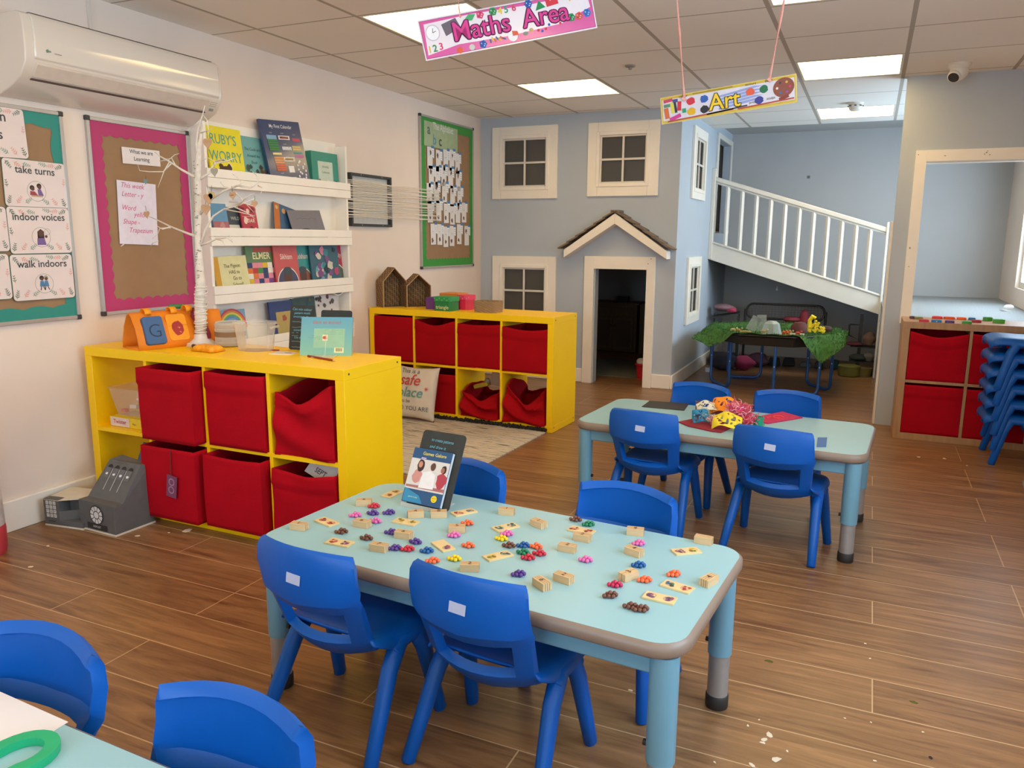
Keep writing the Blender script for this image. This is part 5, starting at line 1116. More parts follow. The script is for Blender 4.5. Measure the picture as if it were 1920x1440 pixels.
for a in [(613, 980, -16, RD, RD, 'with two red prints near the left edge'), (637, 1019, 2, RD, PU, 'half hidden by the left front chair back'), (736, 927, 86, ('a8603a', '8a4a2a'), ('a8803a', '8a4a2a'), 'with brown prints left of the book stand'), (761, 980, 0, YL, YL, 'with yellow prints in front of the book stand'),
          (831, 1025, -34, None, PU, 'mostly blank with one print, left of centre'), (870, 962, 58, RD, BL_, 'right of the book stand'), (948, 990, 58, BL_, BL_, 'touching the pink and yellow counters'), (934, 1044, 56, YL, BL_, 'in the centre below the brown counter'),
          (1090, 996, -7, RD, RD, 'with red prints beside the green counter'), (1287, 1035, 38, PU, YL, 'near the back right corner'), (1270, 1102, -13, BL_, RD, 'upper of two near the front right corner'), (1237, 1123, -4, PU, PU, 'lower of two near the front right corner')]: domino(*a[:5], 'pale wooden picture tile '+a[5])
CC = dict(red='c8283c', purple='5c3a86', pink='e06aa8', brown='6e4030', blue='1c5796', orange='ee6a3c', yellow='eec81a', green='1f7a50', crimson='c2244e')
CT_ = [(701, 950, 'red', 'beside the block near the left edge'), (699, 963, 'purple', 'just in front of the red one near the left edge'), (729, 962, 'purple', 'left of the book stand'), (666, 967, 'pink', 'leftmost of the pink ones'), (704, 978, 'pink', 'touching a block near the left end'), (640, 998, 'brown', 'behind the tile at the left chair'), (687, 1010, 'brown', 'right of the tile at the left chair'),
       (733, 999, 'purple', 'touching a block left of centre'), (779, 1017, 'purple', 'above the red and blue counters'), (740, 1029, 'purple', 'between a block and a red counter'), (764, 1031, 'red', 'between the purple and blue counters'), (800, 1034, 'blue', 'left of the mostly blank tile'), (851, 1005, 'pink', 'in front of a block left of centre'), (876, 982, 'orange', 'behind a block, right of the stand'),
       (878, 1024, 'orange', 'alone at the table centre left'), (852, 1049, 'yellow', 'behind the front chair'), (811, 1053, 'orange', 'partly hidden by the front centre chair back'), (950, 1002, 'pink', 'on top of the yellow one by a tile'), (940, 1011, 'yellow', 'by the central tile'), (954, 1024, 'brown', 'above the central tile'), (981, 1024, 'blue', 'in the central cluster'), (1005, 1026, 'orange', 'in the central cluster'),
       (981, 1037, 'green', 'in the central cluster'), (990, 1047, 'red', 'lower left in the central cluster'), (1011, 1039, 'red', 'lower right in the central cluster'), (972, 1078, 'purple', 'alone at the front centre'), (1079, 975, 'brown', 'farthest back near the rear chair'), (1103, 984, 'green', 'behind the tile with red prints'), (1197, 1020, 'pink', 'behind a block at right'), (1098, 1051, 'pink', 'alone right of centre'),
       (1197, 1061, 'blue', 'between two blocks at right'), (1263, 1078, 'orange', 'above two tiles at the right'), (1208, 1089, 'orange', 'right of the split block'), (1153, 1098, 'crimson', 'left of the split block'), (1144, 1118, 'brown', 'near the front edge, single'), (1183, 1139, 'brown', 'near the front edge, left of a pair'), (1202, 1144, 'brown', 'near the front edge, right of a pair')]
protoC = {}
for k, (u, v, c, lb) in enumerate(CT_):
    p = onz(u, v+2, zt_); r_ = .0052
    if c not in protoC:
        b = B(); mm = mat(CC[c], .35, .04, 30)
        for i in range(3):
            for j in range(2): b.ball(((i-1)*.0098+(.003 if j else -.003), (j-.5)*.0105, r_), r_, mm, 10, 7)
        b.ball((0, 0, .0115), r_, mm, 10, 7); b.ball((.009, .002, .0108), r_*.9, mm, 10, 7)
        o = b.build('berry_counter', smooth=180); protoC[c] = o; c0_ = o
    else: c0_ = protoC[c].copy(); COL.objects.link(c0_)
    c0_.matrix_local = T(p.x, p.y, zt_, rng.uniform(-.3, .3)); tag(c0_, '%s berry counter %s' % (c, lb), 'counter', 'plastic berry counters')
# book and chalkboard on a stand
sx_, sy_, sr = -1.128, 1.945, radians(-14)
pL, pR = onz(752, 946, TZ), onz(826, 962, TZ); mid = (pL+pR)/2; sr = atan2(pR.y-pL.y, pR.x-pL.x); wB = (pR-pL).length
b = B(); hB = .232
b.prism([(p[0]+.012, p[1]+hB/2) for p in rrect(wB*1.08, hB, .012, 4)], -.007, -.003, CHK)
b.text('to create patterns', .012, hB*.86, .0135, CKB, -.0022, 0, .82, shear=.25, a=-.02); b.text('and draw it', 0, hB*.77, .0135, CKB, -.0022, 0, .95, shear=.25, a=-.02)
Mst = stand(mid.x, mid.y+.012, TZ+.003, sr, radians(26))
tag(b.build('chalkboard', M=Mst, smooth=0), 'small dark chalkboard with blue handwriting behind the games book', 'chalkboard')
b = B(); hb = hB*.72; w2 = wB*.97; tb = .012
b.box((-.003, hb/2+.004, tb/2-.002), (w2, hb, tb), mat('24507a', .3)); b.box((-.002, hb/2+.004, tb/2-.002), (w2, hb-.003, tb*.7), mat('cfd4d8', .6)); zf = tb-.0015
b.text('Games Galore', .006, hb*.91, .0145, P1('ecd95a'), zf+.0006, .008); b.rect(-.03, hb*.85, .018, .004, P1('c9b8dc'), zf+.0004)
b.rect(-.003, hb*.55, w2, hb*.56, P1('d8cfc8'), zf+.0003)
b.poly([(-w2*.5, hb*.30), (w2*.49, hb*.30), (w2*.49, hb*.36), (-w2*.5, hb*.34)], P1('a86a66'), zf+.0005)
b.poly([(-w2*.18, hb*.31), (w2*.2, hb*.32), (w2*.18, hb*.58), (w2*.04, hb*.64), (-w2*.14, hb*.60)], P1('e9e4e2'), zf+.0007)          # person in white
b.blob(w2*.08, hb*.72, .0095, SK, zf+.0009, 14, .06, .012); b.blob(-w2*.28, hb*.50, .018, P1('c98a80'), zf+.0006, 12, .2, .022); b.blob(-w2*.24, hb*.71, .0125, P1('3a2420'), zf+.0007, 12, .1, .02); b.blob(-w2*.25, hb*.73, .0075, P1('c98a72'), zf+.0009, 12, .05, .010)
b.blob(w2*.36, hb*.50, .017, P1('b03a48'), zf+.0008, 12, .2, .024); b.blob(w2*.36, hb*.70, .0095, P1('2a1c1c'), zf+.0009, 12, .1, .013); b.blob(w2*.34, hb*.685, .0068, P1('a0644c'), zf+.0011, 12, .05, .009)
b.poly([(-w2*.5, .006), (w2*.02, .006), (-w2*.1, hb*.17), (-w2*.5, hb*.28)], P1('2f86ae'), zf+.0005); b.disc(w2*.29, hb*.16, .0105, P1('f0cf1e'), zf+.0009, 20); b.text('READ &', w2*.29, hb*.165, .004, P1('3a2c10'), zf+.0013); b.text('PLAY', w2*.29, hb*.12, .004, P1('3a2c10'), zf+.0013); b.text('games to play', -w2*.25, hb*.12, .006, P1('d9e6b0'), zf+.0009)
tag(b.build('games_book', M=Mst @ Matrix.Translation((0, 0, .001)), smooth=0), 'blue children\'s book titled Games Galore propped upright on the middle table', 'book')
b = B(); b.M = T(mid.x, mid.y+.02, TZ, sr); ac = clear_mat('f0eee6', .3, .1)
b.box((0, -.005, .0015), (wB*.9, .05, .003), ac); b.box((0, -.028, .006), (wB*.9, .003, .012), ac); b.tube([(wB*.42, .045, .002), (wB*.42, .05, .10)], .0015, ac, 6); b.box((0, .042, .0015), (wB*.9, .05, .003), ac)
tag(b.build('acrylic_stand'), 'clear acrylic stand under the games book', 'book stand')

# ================================================================== craft table
def flat(name, label, cat, px_, m, th=.002, z0=None, art=None):
    z0 = z0 or TZ+.0005; P = [onz(u, v, z0) for u, v in px_]; c = sum(P, Vector())/len(P); b = B()
    A = sum(P[i].x*P[(i+1) % len(P)].y-P[(i+1) % len(P)].x*P[i].y for i in range(len(P)))
    pts = [(p.x-c.x, p.y-c.y) for p in P]; pts = pts if A > 0 else pts[::-1]
    b.prism(pts, 0, th, m)
    if art: art(b)
    return tag(b.build(name, M=T(c.x, c.y, z0), smooth=0), label, cat)
flat('black_paper', 'sheet of black paper at the back left of the craft table', 'paper', [(1203, 763), (1218, 752), (1292, 757), (1283, 770)], mat('2a2826', .6))
flat('felt_sheet', 'dark red felt sheet under the heap of craft nets', 'felt sheet', [(1272, 792), (1322, 782), (1378, 800), (1352, 812), (1335, 810), (1290, 800)], mat('8a1a2c', .9, .1, 40, .4, 200), .004)
PKF = mat('c02a5a', .9, .1, 40, .4, 200)
def yarn(b):
    b.tube([(.02+.022*cos(a), .012+.028*sin(a*1.0), .006) for a in [2*pi*k/14*.8 for k in range(15)]], .0022, P1('e8504a'), 5); b.tube([(-.01, -.0, .006), (-.03, -.02, .006), (-.02, -.035, .006)], .0022, P1('e8504a'), 5)
flat('felt_sheet', 'bright pink felt sheet with a loop of red yarn on the craft table', 'felt sheet', [(1415, 790), (1422, 782), (1467, 773), (1505, 784), (1440, 795)], PKF, .004, art=yarn)
flat('blue_card', 'small blue card at the right of the front right chair back', 'card', [(1533, 821), (1551, 821), (1549, 838), (1531, 838)], mat('1f5fa8', .5))
flat('green_scrap', 'small green scrap of card beside the green pot', 'card scrap', [(1425, 801), (1430, 795), (1434, 797), (1428, 803)], mat('3f9a7a', .5), .004)
def tuft(name, label, cat, u, v, dz, r_, m, n=60, spike=.012, sc=(1, 1, .7), cols=None):
    p = onz(u, v, TZ+dz); b = B()
    for k in range(n):
        a, c = rng.uniform(0, 2*pi), rng.uniform(-.25, 1); s = sqrt(max(0, 1-c*c)); d = Vector((s*cos(a)*sc[0], s*sin(a)*sc[1], c*sc[2])); q = d*r_*rng.uniform(.35, 1)
        e_ = q+Vector((rng.uniform(-1, 1), rng.uniform(-1, 1), rng.uniform(-.6, 1)))*spike; mid_ = (q+e_)/2+Vector((rng.uniform(-1, 1), rng.uniform(-1, 1), rng.uniform(-1, 1)))*spike*.4
        b.tube([q, mid_, e_], [.0022, .0018, .001], cols[k % len(cols)] if cols else m, 4)
    b.ball((0, 0, 0), r_*.62, cols[0] if cols else m, 10, 6, sc)
    return tag(b.build(name, M=T(p.x, p.y, p.z), smooth=60), label, cat, 'craft heap')
PKY = [P1(c) for c in ('d9487a', 'e88aac', 'c23a5c', 'f0b6cc', 'e2604f')]
tuft('yarn_bundle', 'pink and white yarn bundle at the back of the craft heap', 'yarn', 1383, 772, .062, .056, None, 200, .026, (1.1, .8, .75), PKY)
tuft('yarn_bundle', 'red and pink yarn bundle at the right of the craft heap', 'yarn', 1398, 788, .035, .048, None, 170, .024, (1, .9, .8), [P1(c) for c in ('c8303c', 'e8607c', 'f0a0b8', 'a8243a')])
tuft('yarn_bundle', 'pale pink curly yarn bundle at the left front of the craft heap', 'yarn', 1340, 790, .025, .030, None, 80, .018, (1, .8, .8), [P1(c) for c in ('d98aa0', 'e6b0b0', 'c97a90', 'e0c0a0')])
def net(label, u, v, dz, w_, h_, m, rx, rz, cz=.02, seed=0, nm='craft_net'):
    """a bent felt net with punched holes"""
    p = onz(u, v, TZ+dz); b = B(); r2 = random.Random(seed); nu, nv = 14, 9; hole = {(i, j) for i in range(1, nu-1) for j in range(1, nv-1) if r2.random() < .24}
    b.grid(lambda a, c: ((a-.5)*w_, (c-.5)*h_, cz*(1-(2*a-1)**2)+.006*sin(9*a+5*c+seed)), nu, nv, m, lambda i, j: (i, j) in hole)
    return tag(b.build(nm, M=T(p.x, p.y, p.z, rz) @ Matrix.Rotation(rx, 4, 'X'), solid=.003, smooth=60, sub=1), label, 'craft net', 'craft heap')
net('orange cut-out net on top of the craft heap', 1357, 765, .055, .11, .085, mat('f08c10', .7), .75, -.15, .03, 3)
net('yellow cut-out net at the front of the craft heap', 1363, 794, .028, .12, .075, mat('ecd02c', .7), .7, .02, .028, 5)
net('pale yellow net folded under the orange one', 1372, 783, .035, .10, .05, mat('e0d878', .7), .5, -.3, .02, 8)
net('turquoise net leaning at the left of the craft heap', 1313, 782, .03, .07, .06, mat('1c7a9c', .6), 1.0, .5, .022, 9)
net('cream net on the upper left of the craft heap', 1325, 765, .055, .09, .05, mat('d6cdb2', .7), .6, .35, .02, 12)
p = onz(1421, 802, TZ); b = B(); b.lathe([(.018, 0), (.021, .004), (.0215, .042), (.024, .043), (.024, .048), (.019, .048), (.018, .006)], mat('1f9470', .4), 22)
tag(b.build('green_pot', M=T(p.x, p.y, TZ+.0004), smooth=40), 'small green plastic pot at the right of the craft heap', 'pot')
p = onz(1307, 786, TZ); b = B(); b.lathe([(.016, 0), (.016, .075), (.018, .077), (.015, .078), (.014, .01)], mat('5a4660', .5), 18); tag(b.build('purple_cup', M=T(p.x, p.y+.03, TZ+.0004), smooth=40), 'tall muted purple cup at the left back of the craft heap', 'cup')
p = onz(1353, 778, TZ); b = B(); Q = rrect(.11, .075, .015, 3); b.prism(Q, 0, .05, mat('6a2434', .6)); tag(b.build('craft_tub', M=T(p.x, p.y+.03, TZ+.004, -.1), smooth=0), 'dark red tub buried under the craft nets', 'tub')

# ================================================================== corner table in the foreground
flat('paper_sheet', 'sheet of white paper on the bottom left table', 'paper', [(-150, 1255), (2, 1296+2), (128, 1354), (70, 1391), (-90, 1430)], mat('e4dcda', .6, .01, 6), .0006)
b = B(); pts = []
for k in range(15): a = radians(-20+220*k/14); pts.append((.040*cos(a), .046*sin(a), 0))
pts = [(.040, -.07, 0)]+pts+[(-.040, -.02, 0)]
n = len(pts); V = []; F = []
for i, p in enumerate(pts):
    t0_ = Vector(pts[max(0, i-1)]); t1_ = Vector(pts[min(n-1, i+1)]); d = (t1_-t0_).normalized(); nn = Vector((-d.y, d.x, 0))*.0105; V += [Vector(p)-nn, Vector(p)+nn, Vector(p)+nn+Vector((0, 0, .014)), Vector(p)-nn+Vector((0, 0, .014))]
for i in range(n-1):
    for j in range(4): F.append((4*i+j, 4*i+(j+1) % 4, 4*i+4+(j+1) % 4, 4*i+4+j))
b.add(V, F+[(3, 2, 1, 0), (4*n-4, 4*n-3, 4*n-2, 4*n-1)], mat('18a36c', .45, .05, 20)); q = onz(37, 1425, TZ)
tag(b.build('foam_letter', M=T(q.x, q.y, TZ+.0006, radians(-12)), bevel=.004, smooth=50, weld=.0002), 'curved green foam letter on the bottom left table', 'foam letter')

# ================================================================== hanging signs
RIB = mat('e8a396', .5, .05, 30); M_LAM = mat('e8d3dc', .2, .03, 12, coat=.8)
def hang_sign(label, a, c, h_, art, base, name):
    d = c-a; w_ = d.length; M = Matrix.Translation((a+c)/2) @ Matrix.Rotation(atan2(d.y, d.x), 4, 'Z') @ Matrix.Rotation(-atan2(d.z, hypot(d.x, d.y)), 4, 'Y') @ Matrix.Rotation(pi/2, 4, 'X')
    b = B(); b.box((0, -h_/2, 0), (w_, h_, .002), base); art(b, w_, h_)
    return tag(b.build(name, M=M, smooth=0), label, 'sign', 'hanging area signs'), M
PKB = mat('d8569a', .25, .03, 12, coat=.7); WHB = mat('ecdfe2', .25, .03, 12, coat=.7)
def a_maths(b, w_, h_):
    b.rect(0, -h_/2, w_*.985, h_*.93, P1('5c2a4a'), .0012); b.rect(0, -h_/2, w_*.98, h_*.91, PKB, .0014)
    b.poly([(-w_*.47, -h_*.12), (-w_*.2, -h_*.08), (w_*.1, -h_*.12), (w_*.47, -h_*.1), (w_*.48, -h_*.45), (w_*.3, -h_*.72), (0, -h_*.78), (-w_*.3, -h_*.75), (-w_*.48, -h_*.88)], WHB, .0016)
    z = .0026; dk = P1('6a2450'); pk = P1('d63a88')
    for s, x, sz in (('Maths', -.155, .66), ('Area', .215, .66)):
        for dx, dy in ((-1, -1), (-1, 1), (1, -1), (1, 1), (0, -1.4), (1.4, 0), (-1.4, 0)): b.text(s, x*w_+dx*h_*.022, -h_*.66+dy*h_*.022, h_*sz, dk, z, .006, .98)
        b.text(s, x*w_, -h_*.66, h_*sz, pk, z+.0006, .008, .98)
    b.disc(-w_*.43, -h_*.36, h_*.19, P1('c9b8c4'), .002, 26, h_*.2); b.disc(-w_*.43, -h_*.36, h_*.165, P1('efeae8'), .0022, 26, h_*.175); b.stroke([(-w_*.43, -h_*.36), (-w_*.425, -h_*.25)], .002, P1('3a3a3a'), .0026); b.stroke([(-w_*.43, -h_*.36), (-w_*.41, -h_*.33)], .002, P1('3a3a3a'), .0026)
    for s, x, y, c in (('1', -.465, -.83, 'd9b82c'), ('2', -.435, -.82, '2f8a4a'), ('3', -.40, -.80, 'd8406a'), ('4', -.035, -.22, 'e3c83a'), ('5', .00, -.21, '2f9a6a'), ('6', .045, -.2, 'd03a5c'), ('7', .375, -.22, 'e0c22c'), ('8', .41, -.22, '4f9f3c'), ('9', .455, -.20, 'd03a5c')): b.text(s, x*w_, y*h_, h_*.24, P1(c), .0028, .02)
    for x, y, c, n in ((-.075, -.12, '2f8a4a', 6), (.13, -.10, '2a5aa8', 6), (.36, -.62, '1f8a4a', 6), (.405, -.62, 'd8503c', 5), (.455, -.58, '2a6ab8', 6), (-.15, -.14, 'd8406a', 5), (-.165, -.86, '2a5aa8', 5)):
        b.disc(x*w_, y*h_, h_*.11, P1(c), .0022, n)
        for k in range(5): b.disc(x*w_+h_*.05*cos(k*1.3), y*h_+h_*.05*sin(k*1.3), h_*.014, P1('1d2430' if k % 2 else 'e8e8e8'), .0024, 6)
    b.poly([(-.25*w_, -.22*h_), (-.215*w_, -.08*h_), (-.175*w_, -.1*h_), (-.2*w_, -.24*h_)], P1('4fa86a'), .0022); b.poly([(.165*w_, -.3*h_), (.19*w_, -.06*h_), (.225*w_, -.25*h_)], P1('1f8a4a'), .0022); b.rect(.265*w_, -.14*h_, .07*w_, .2*h_, P1('d8303c'), .0022, .1)
    b.disc(.01*w_, -.80*h_, h_*.13, P1('efe6e2'), .0022, 24); b.poly([(.01*w_, -.80*h_), (.045*w_, -.80*h_), (.04*w_, -.7*h_), (.01*w_, -.67*h_)], P1('e0603a'), .0024)
    for k in range(7): b.disc((.16+.022*k)*w_, (-.78-.06*sin(k*1.2)+.02*k)*h_, h_*.035, P1(('d8303c', '2a5aa8')[k % 2]), .0024, 9)
    for k in range(7): b.rect((-.12+.013*k)*w_, (-.82+.04*(k % 2))*h_, .008*w_, .1*h_, P1(('2a6a8a', 'e0b82c', 'd06a2c')[k % 3]), .0024, .2*k)
    b.disc(-.30*w_, -.90*h_, h_*.08, P1('e0603a'), .0022, 14); b.disc(-.23*w_, -.88*h_, h_*.075, P1('c9c6b8'), .0022, 14); b.poly([(-.375*w_, -.2*h_), (-.29*w_, -.1*h_), (-.27*w_, -.35*h_), (-.36*w_, -.5*h_)], P1('6a5f68'), .0020); b.disc(.085*w_, -.80*h_, h_*.07, P1('8a8f7a'), .0022, 12, h_*.05); b.disc(.12*w_, -.74*h_, h_*.06, P1('c9a86a'), .0022, 12, h_*.05)
ma, mc = ony(782, 39, 2.6), ony(1107, -22, 2.95); o, Mm = hang_sign('pink hanging sign reading Maths Area with numbers and dice', ma, mc, .140, a_maths, M_LAM, 'area_sign')
def a_art(b, w_, h_):
    b.rect(0, -h_/2, w_*.985, h_*.94, P1('c9a93a'), .0012); b.rect(0, -h_*.5, w_*.97, h_*.78, mat('d3ccd4', .4), .0014)
    for i in range(5): b.poly([(-.06*w_, (-.3-.11*i)*h_), (.2*w_, (-.16-.11*i)*h_), (.27*w_, (-.2-.11*i)*h_), (.1*w_, (-.3-.11*i)*h_), (-.06*w_, (-.37-.11*i)*h_)], P1('8f9ccc'), .0016+.0001*i)
    for x, y, c in ((-.265, -.32, 'c8303c'), (-.265, -.70, 'd9a81c'), (-.165, -.32, '2a5aa8'), (-.165, -.70, '26262c'), (.175, -.36, 'dd5a3c'), (.27, -.34, '1f6a44'), (.235, -.70, '3a3a8a')): b.blob(x*w_, y*h_, h_*.16, P1(c), .0022, 14, .14, h_*.14)
    for dx, dy in ((-1, -1), (-1, 1), (1, -1), (1, 1), (0, 0)): b.text('Art', -.015*w_+dx*h_*.025, -h_*.78+dy*h_*.025, h_*.84, P1('eac32a') if dx == 0 else P1('3a3426'), .003+.0005*(dx == 0), .010, .98)
    b.disc(.41*w_, -.40*h_, w_*.075, P1('8a4a3a'), .0022, 22, h_*.34, .3)
    for k, c in enumerate(('c83a5c', 'd9a03a', '3a3a3a', 'e0d2c4', '2f6a9a', '9a4a9a')): b.disc((.41+.045*cos(k*1.05))*w_, (-.40+.2*sin(k*1.05))*h_, h_*.045, P1(c), .0026, 9)
    b.rect(.41*w_, -.76*h_, .07*w_, .12*h_, P1('8a3a30'), .0024, .3)
    for s, x, y in (('texture', .18, -.12), ('paint', .31, -.1), ('print', .19, -.78), ('sculpt', .32, -.74), ('colour', -.32, -.12)): b.text(s, x*w_, y*h_, h_*.13, P1('4a4438'), .0026)
    for k, (x, y, ww, hh, c, a) in enumerate(((-.44, -.16, .07, .12, 'c0405c', .1), (-.45, -.34, .05, .12, '5a8a6a', 0), (-.385, -.2, .04, .12, '4a4a8a', 0), (-.455, -.62, .035, .4, 'd06a3a', .1), (-.41, -.45, .02, .42, 'd9cf2c', .1), (-.385, -.45, .018, .4, '2a2a2a', .1), (-.355, -.42, .03, .34, 'c8303c', -.1), (-.39, -.82, .09, .14, 'c83a8a', .3), (-.32, -.62, .03, .16, '2a9a6a', 0))): b.rect(x*w_, y*h_, ww*w_, hh*h_, P1(c), .0022+.0001*k, a)
    for x, y, l, c, a in ((-.2, -.9, .5, 'b04a3a', .03), (.28, -.86, .4, 'b0442c', .03), (.0, -.86, .3, '3a3a40', .06), (-.1, -.06, .3, 'a08a1c', .0)): b.rect(x*w_, y*h_, l*w_, .05*h_, P1(c), .003, a)
aa, ac_ = ony(1238, 184, 3.2), ony(1493, 138, 3.2); o, Ma = hang_sign('yellow hanging sign reading Art with paint splashes and a palette', aa, ac_, .102, a_art, mat('d9bd5a', .25, .04, 12, coat=.7), 'area_sign')
def ribbon(label, pa, pb_, w_=.012):
    t0_, t1_ = pa, pb_; b = B(); n = 14; V = []; F = []
    for i in range(n+1):
        f = i/n; p = t0_.lerp(t1_, f); tw = .6*sin(f*7); hw = w_/2*(1-.5*abs(sin(f*6))) ; V += [(p.x-hw*cos(tw)-t1_.x, p.y-hw*sin(tw)-t1_.y, p.z-t1_.z), (p.x+hw*cos(tw)-t1_.x, p.y+hw*sin(tw)-t1_.y, p.z-t1_.z)]
        if i: F.append((2*i-2, 2*i-1, 2*i+1, 2*i))
    b.add(V, F, RIB); b.box((0, -.003, -.004), (.016, .005, .009), RIB, Matrix.Rotation(.6, 3, 'Y')); tag(b.build('ribbon', M=Matrix.Translation(t1_), solid=.0008), label, 'ribbon', 'pink ribbons holding the signs')
def up(p, dx=0., dy=0.): return Vector((p.x+dx, p.y+dy, CEIL))
p = ony(1283, 184, 3.195); ribbon('pink ribbon at the left of the Art sign', Vector((ony(1262, 0, 3.195).x, 3.195, CEIL)), p)
p = ony(1443, 148, 3.195); ribbon('pink ribbon at the right of the Art sign', Vector((ony(1470, 0, 3.195).x+.02, 3.195, CEIL)), p)
p = Mm @ Vector((-.14-.03, -.006, -.003)); ribbon('pink ribbon at the left of the Maths Area sign', up(p, -.03), p, .008)
p = Mm @ Vector((.17, -.006, -.003)); ribbon('pink ribbon at the right of the Maths Area sign', up(p, .02), p, .008)

# ================================================================== play corner under the ramp
M_TB = mat('23559a', .35, .04, 10); M_TRAY = mat('262624', .35, .05, 12)
cx, cy = -.70, 6.93; RT = .535
t = thing('play_tray_table', 'black octagonal play tray on blue tube legs, covered with artificial grass', 'play tray table', T(cx, cy, 0))
oct_ = lambda r_, n=8: [(r_*cos(pi/8+2*pi*k/n), r_*.92*sin(pi/8+2*pi*k/n)) for k in range(n)]
def lv(r_, z): return [(x, y, z) for x, y in oct_(r_)]
b = B(); prof = [lv(RT-.07, .40), lv(RT-.03, .405), lv(RT, .485), lv(RT+.02, .492), lv(RT+.02, .48), lv(RT-.02, .47) ]
prof = [lv(RT-.06, .395), lv(RT-.01, .40), lv(RT+.005, .47), lv(RT+.03, .475), lv(RT+.03, .49), lv(RT-.01, .49), lv(RT-.05, .41)]
V = []; F = []
for q in prof: V += q
for i in range(len(prof)-1): F += [(8*i+j, 8*i+(j+1) % 8, 8*i+8+(j+1) % 8, 8*i+8+j) for j in range(8)]
F += [tuple(range(8))[::-1], tuple(range(48, 56))]; b.add(V, F, M_TRAY); b.build('tray', parent=t, bevel=.012, seg=3, smooth=50)
def uleg(p0, p1):
    a, c = Vector((p0[0]-cx, p0[1]-cy, 0)), Vector((p1[0]-cx, p1[1]-cy, 0)); d = (c-a).normalized()*.05; z = Vector((0, 0, 1)); b = B()
    b.tube([a+z*.40, a+z*.065, a+z*.03+d*.3, a+z*.014+d, c+z*.014-d, c+z*.03-d*.3, c+z*.065, c+z*.40], .0125, M_TB, 10)
    for q in (a, c): b.tube([q+z*.24+Vector((0, -.012, 0)), q+z*.24+Vector((0, -.016, 0))], .005, P1('c8ccd4'), 8)
    b.build('leg', parent=t, smooth=60)
uleg((-1.10, 7.18), (-.82, 7.24)); uleg((-.42, 7.12), (-.22, 6.87)); uleg((-1.20, 6.90), (-1.0, 6.62)); uleg((-.63, 6.47), (-.30, 6.60))
# grass mat
GR = mat('3f6a28', .9, .35, 30, .8, 120); GR2 = mat('4f8030', .9, .3, 40); GR3 = mat('2f5520', .9)
def gz(x, y):
    r_ = max(abs(x)/.60, abs(y)/.55, hypot(x, y)/.66); e_ = max(abs(x), abs(y)*1.05, (abs(x)+abs(y))*.72)
    z = .463+.034*max(0, min(1, (e_-.40)/.10)); corner = max(0, e_-.53); z -= min(.05, corner*1.0)
    if y < -.2 and abs(x) < .34: z -= .0
    return z
def gp_(u, v):
    x, y = -.60+1.2*u, -.58+1.14*v
    if y < -.30: x0_ = x; y = y*(1 if abs(x) > .36 else .84)
    sag = 0
    if y < -.34: sag = .15*max(0, 1-abs(x-.42)/.16)*min(1, (-.34-y)/.1)
    if y < -.34: sag += .07*max(0, 1-abs(x+.44)/.16)*min(1, (-.34-y)/.1)
    xx = min(max(x, -.575), .575); yy = max(y, -.535)
    return (xx, yy, gz(x, y)+.006*sin(x*40)*sin(y*37)-sag)
b = B(); b.grid(gp_, 40, 34, GR)
for k in range(9000):
    u, v = rng.random(), rng.random()
    x, y, z = gp_(u, v); h_ = rng.uniform(.010, .022); a = rng.uniform(0, 6.28); dx, dy = .0022*cos(a), .0022*sin(a); out = .5 if z < .44 and (abs(x) > .5 or y < -.48) else .0
    b.add([(x-dx, y-dy, z), (x+dx, y+dy, z), (x+rng.uniform(-.008, .008)+out*.01*(1 if x > 0 else -1), y+rng.uniform(-.008, .008)-out*.012, z+h_*(1-out*.5))], [(0, 1, 2)], (GR, GR2, GR3)[k % 3])
tag(b.build('grass_mat', M=T(cx, cy, 0.002), smooth=180, fixn=False), 'bright green artificial grass mat draped over the play tray with hanging corners', 'grass mat')
def put(name, label, cat, u, v, y, b, rz=0., group=None, z=None, **k): 
    p = ony(u, v, y); o = b.build(name, M=T(p.x, p.y, p.z if z is None else z, rz), **k); return tag(o, label, cat, group)
b = B(); cl = clear_mat('d8ddd8', .3, .15); b.lathe([(.085, 0), (.075, .03), (.06, .085), (.035, .105), (.0, .108)], cl, 10); put('clear_dome', 'clear faceted plastic dome in the middle of the grass mat', 'dome', 1446, 626, 6.72, b, z=.475, smooth=30)
b = B(); b.box((-.03, 0, .06), (.08, .003, .13), cl, Matrix.Rotation(.45, 3, 'Y')); b.box((.035, 0, .07), (.075, .003, .14), cl, Matrix.Rotation(-.05, 3, 'Y')); put('acrylic_screen', 'clear acrylic screen of two leaning sheets left of the dome', 'screen', 1420, 612, 6.85, b, z=.475)
b = B(); Y_ = mat('e8cf10', .5, .1, 40)
for k in range(38):
    a = k/38; x = -.06+.12*rng.random(); z = .02+.10*rng.random()*(1-abs(x)/.09); b.box((x, rng.uniform(-.03, .03), z), (.022, .02, .016), Y_, Matrix.Rotation(rng.uniform(0, 3), 3, 'Y'))
b.tube([(-.05, 0, .03), (-.055, 0, .11), (-.035, 0, .145), (-.01, 0, .13)], [.018, .016, .018, .014], Y_, 8); put('yellow_toy', 'chunky bright yellow interlocking toy at the right of the grass mat', 'toy', 1530, 622, 6.75, b, z=.485, smooth=0, bevel=.003)
b = B(); b.lathe([(.0, .0), (.075, 0), (.07, .05), (.045, .08), (0, .09)], mat('5a2622', .7, .15, 20), 18); put('brown_mound', 'dark brown dome shaped toy behind the yellow toy', 'toy', 1500, 605, 6.95, b, z=.475)
b = B(); b.lathe([(.05, 0), (.055, .03), (.045, .05), (.0, .055)], mat('4a2420', .7, .15, 20), 16); put('brown_mound', 'smaller dark brown toy at the far right of the grass mat', 'toy', 1548, 606, 7.0, b, z=.48)
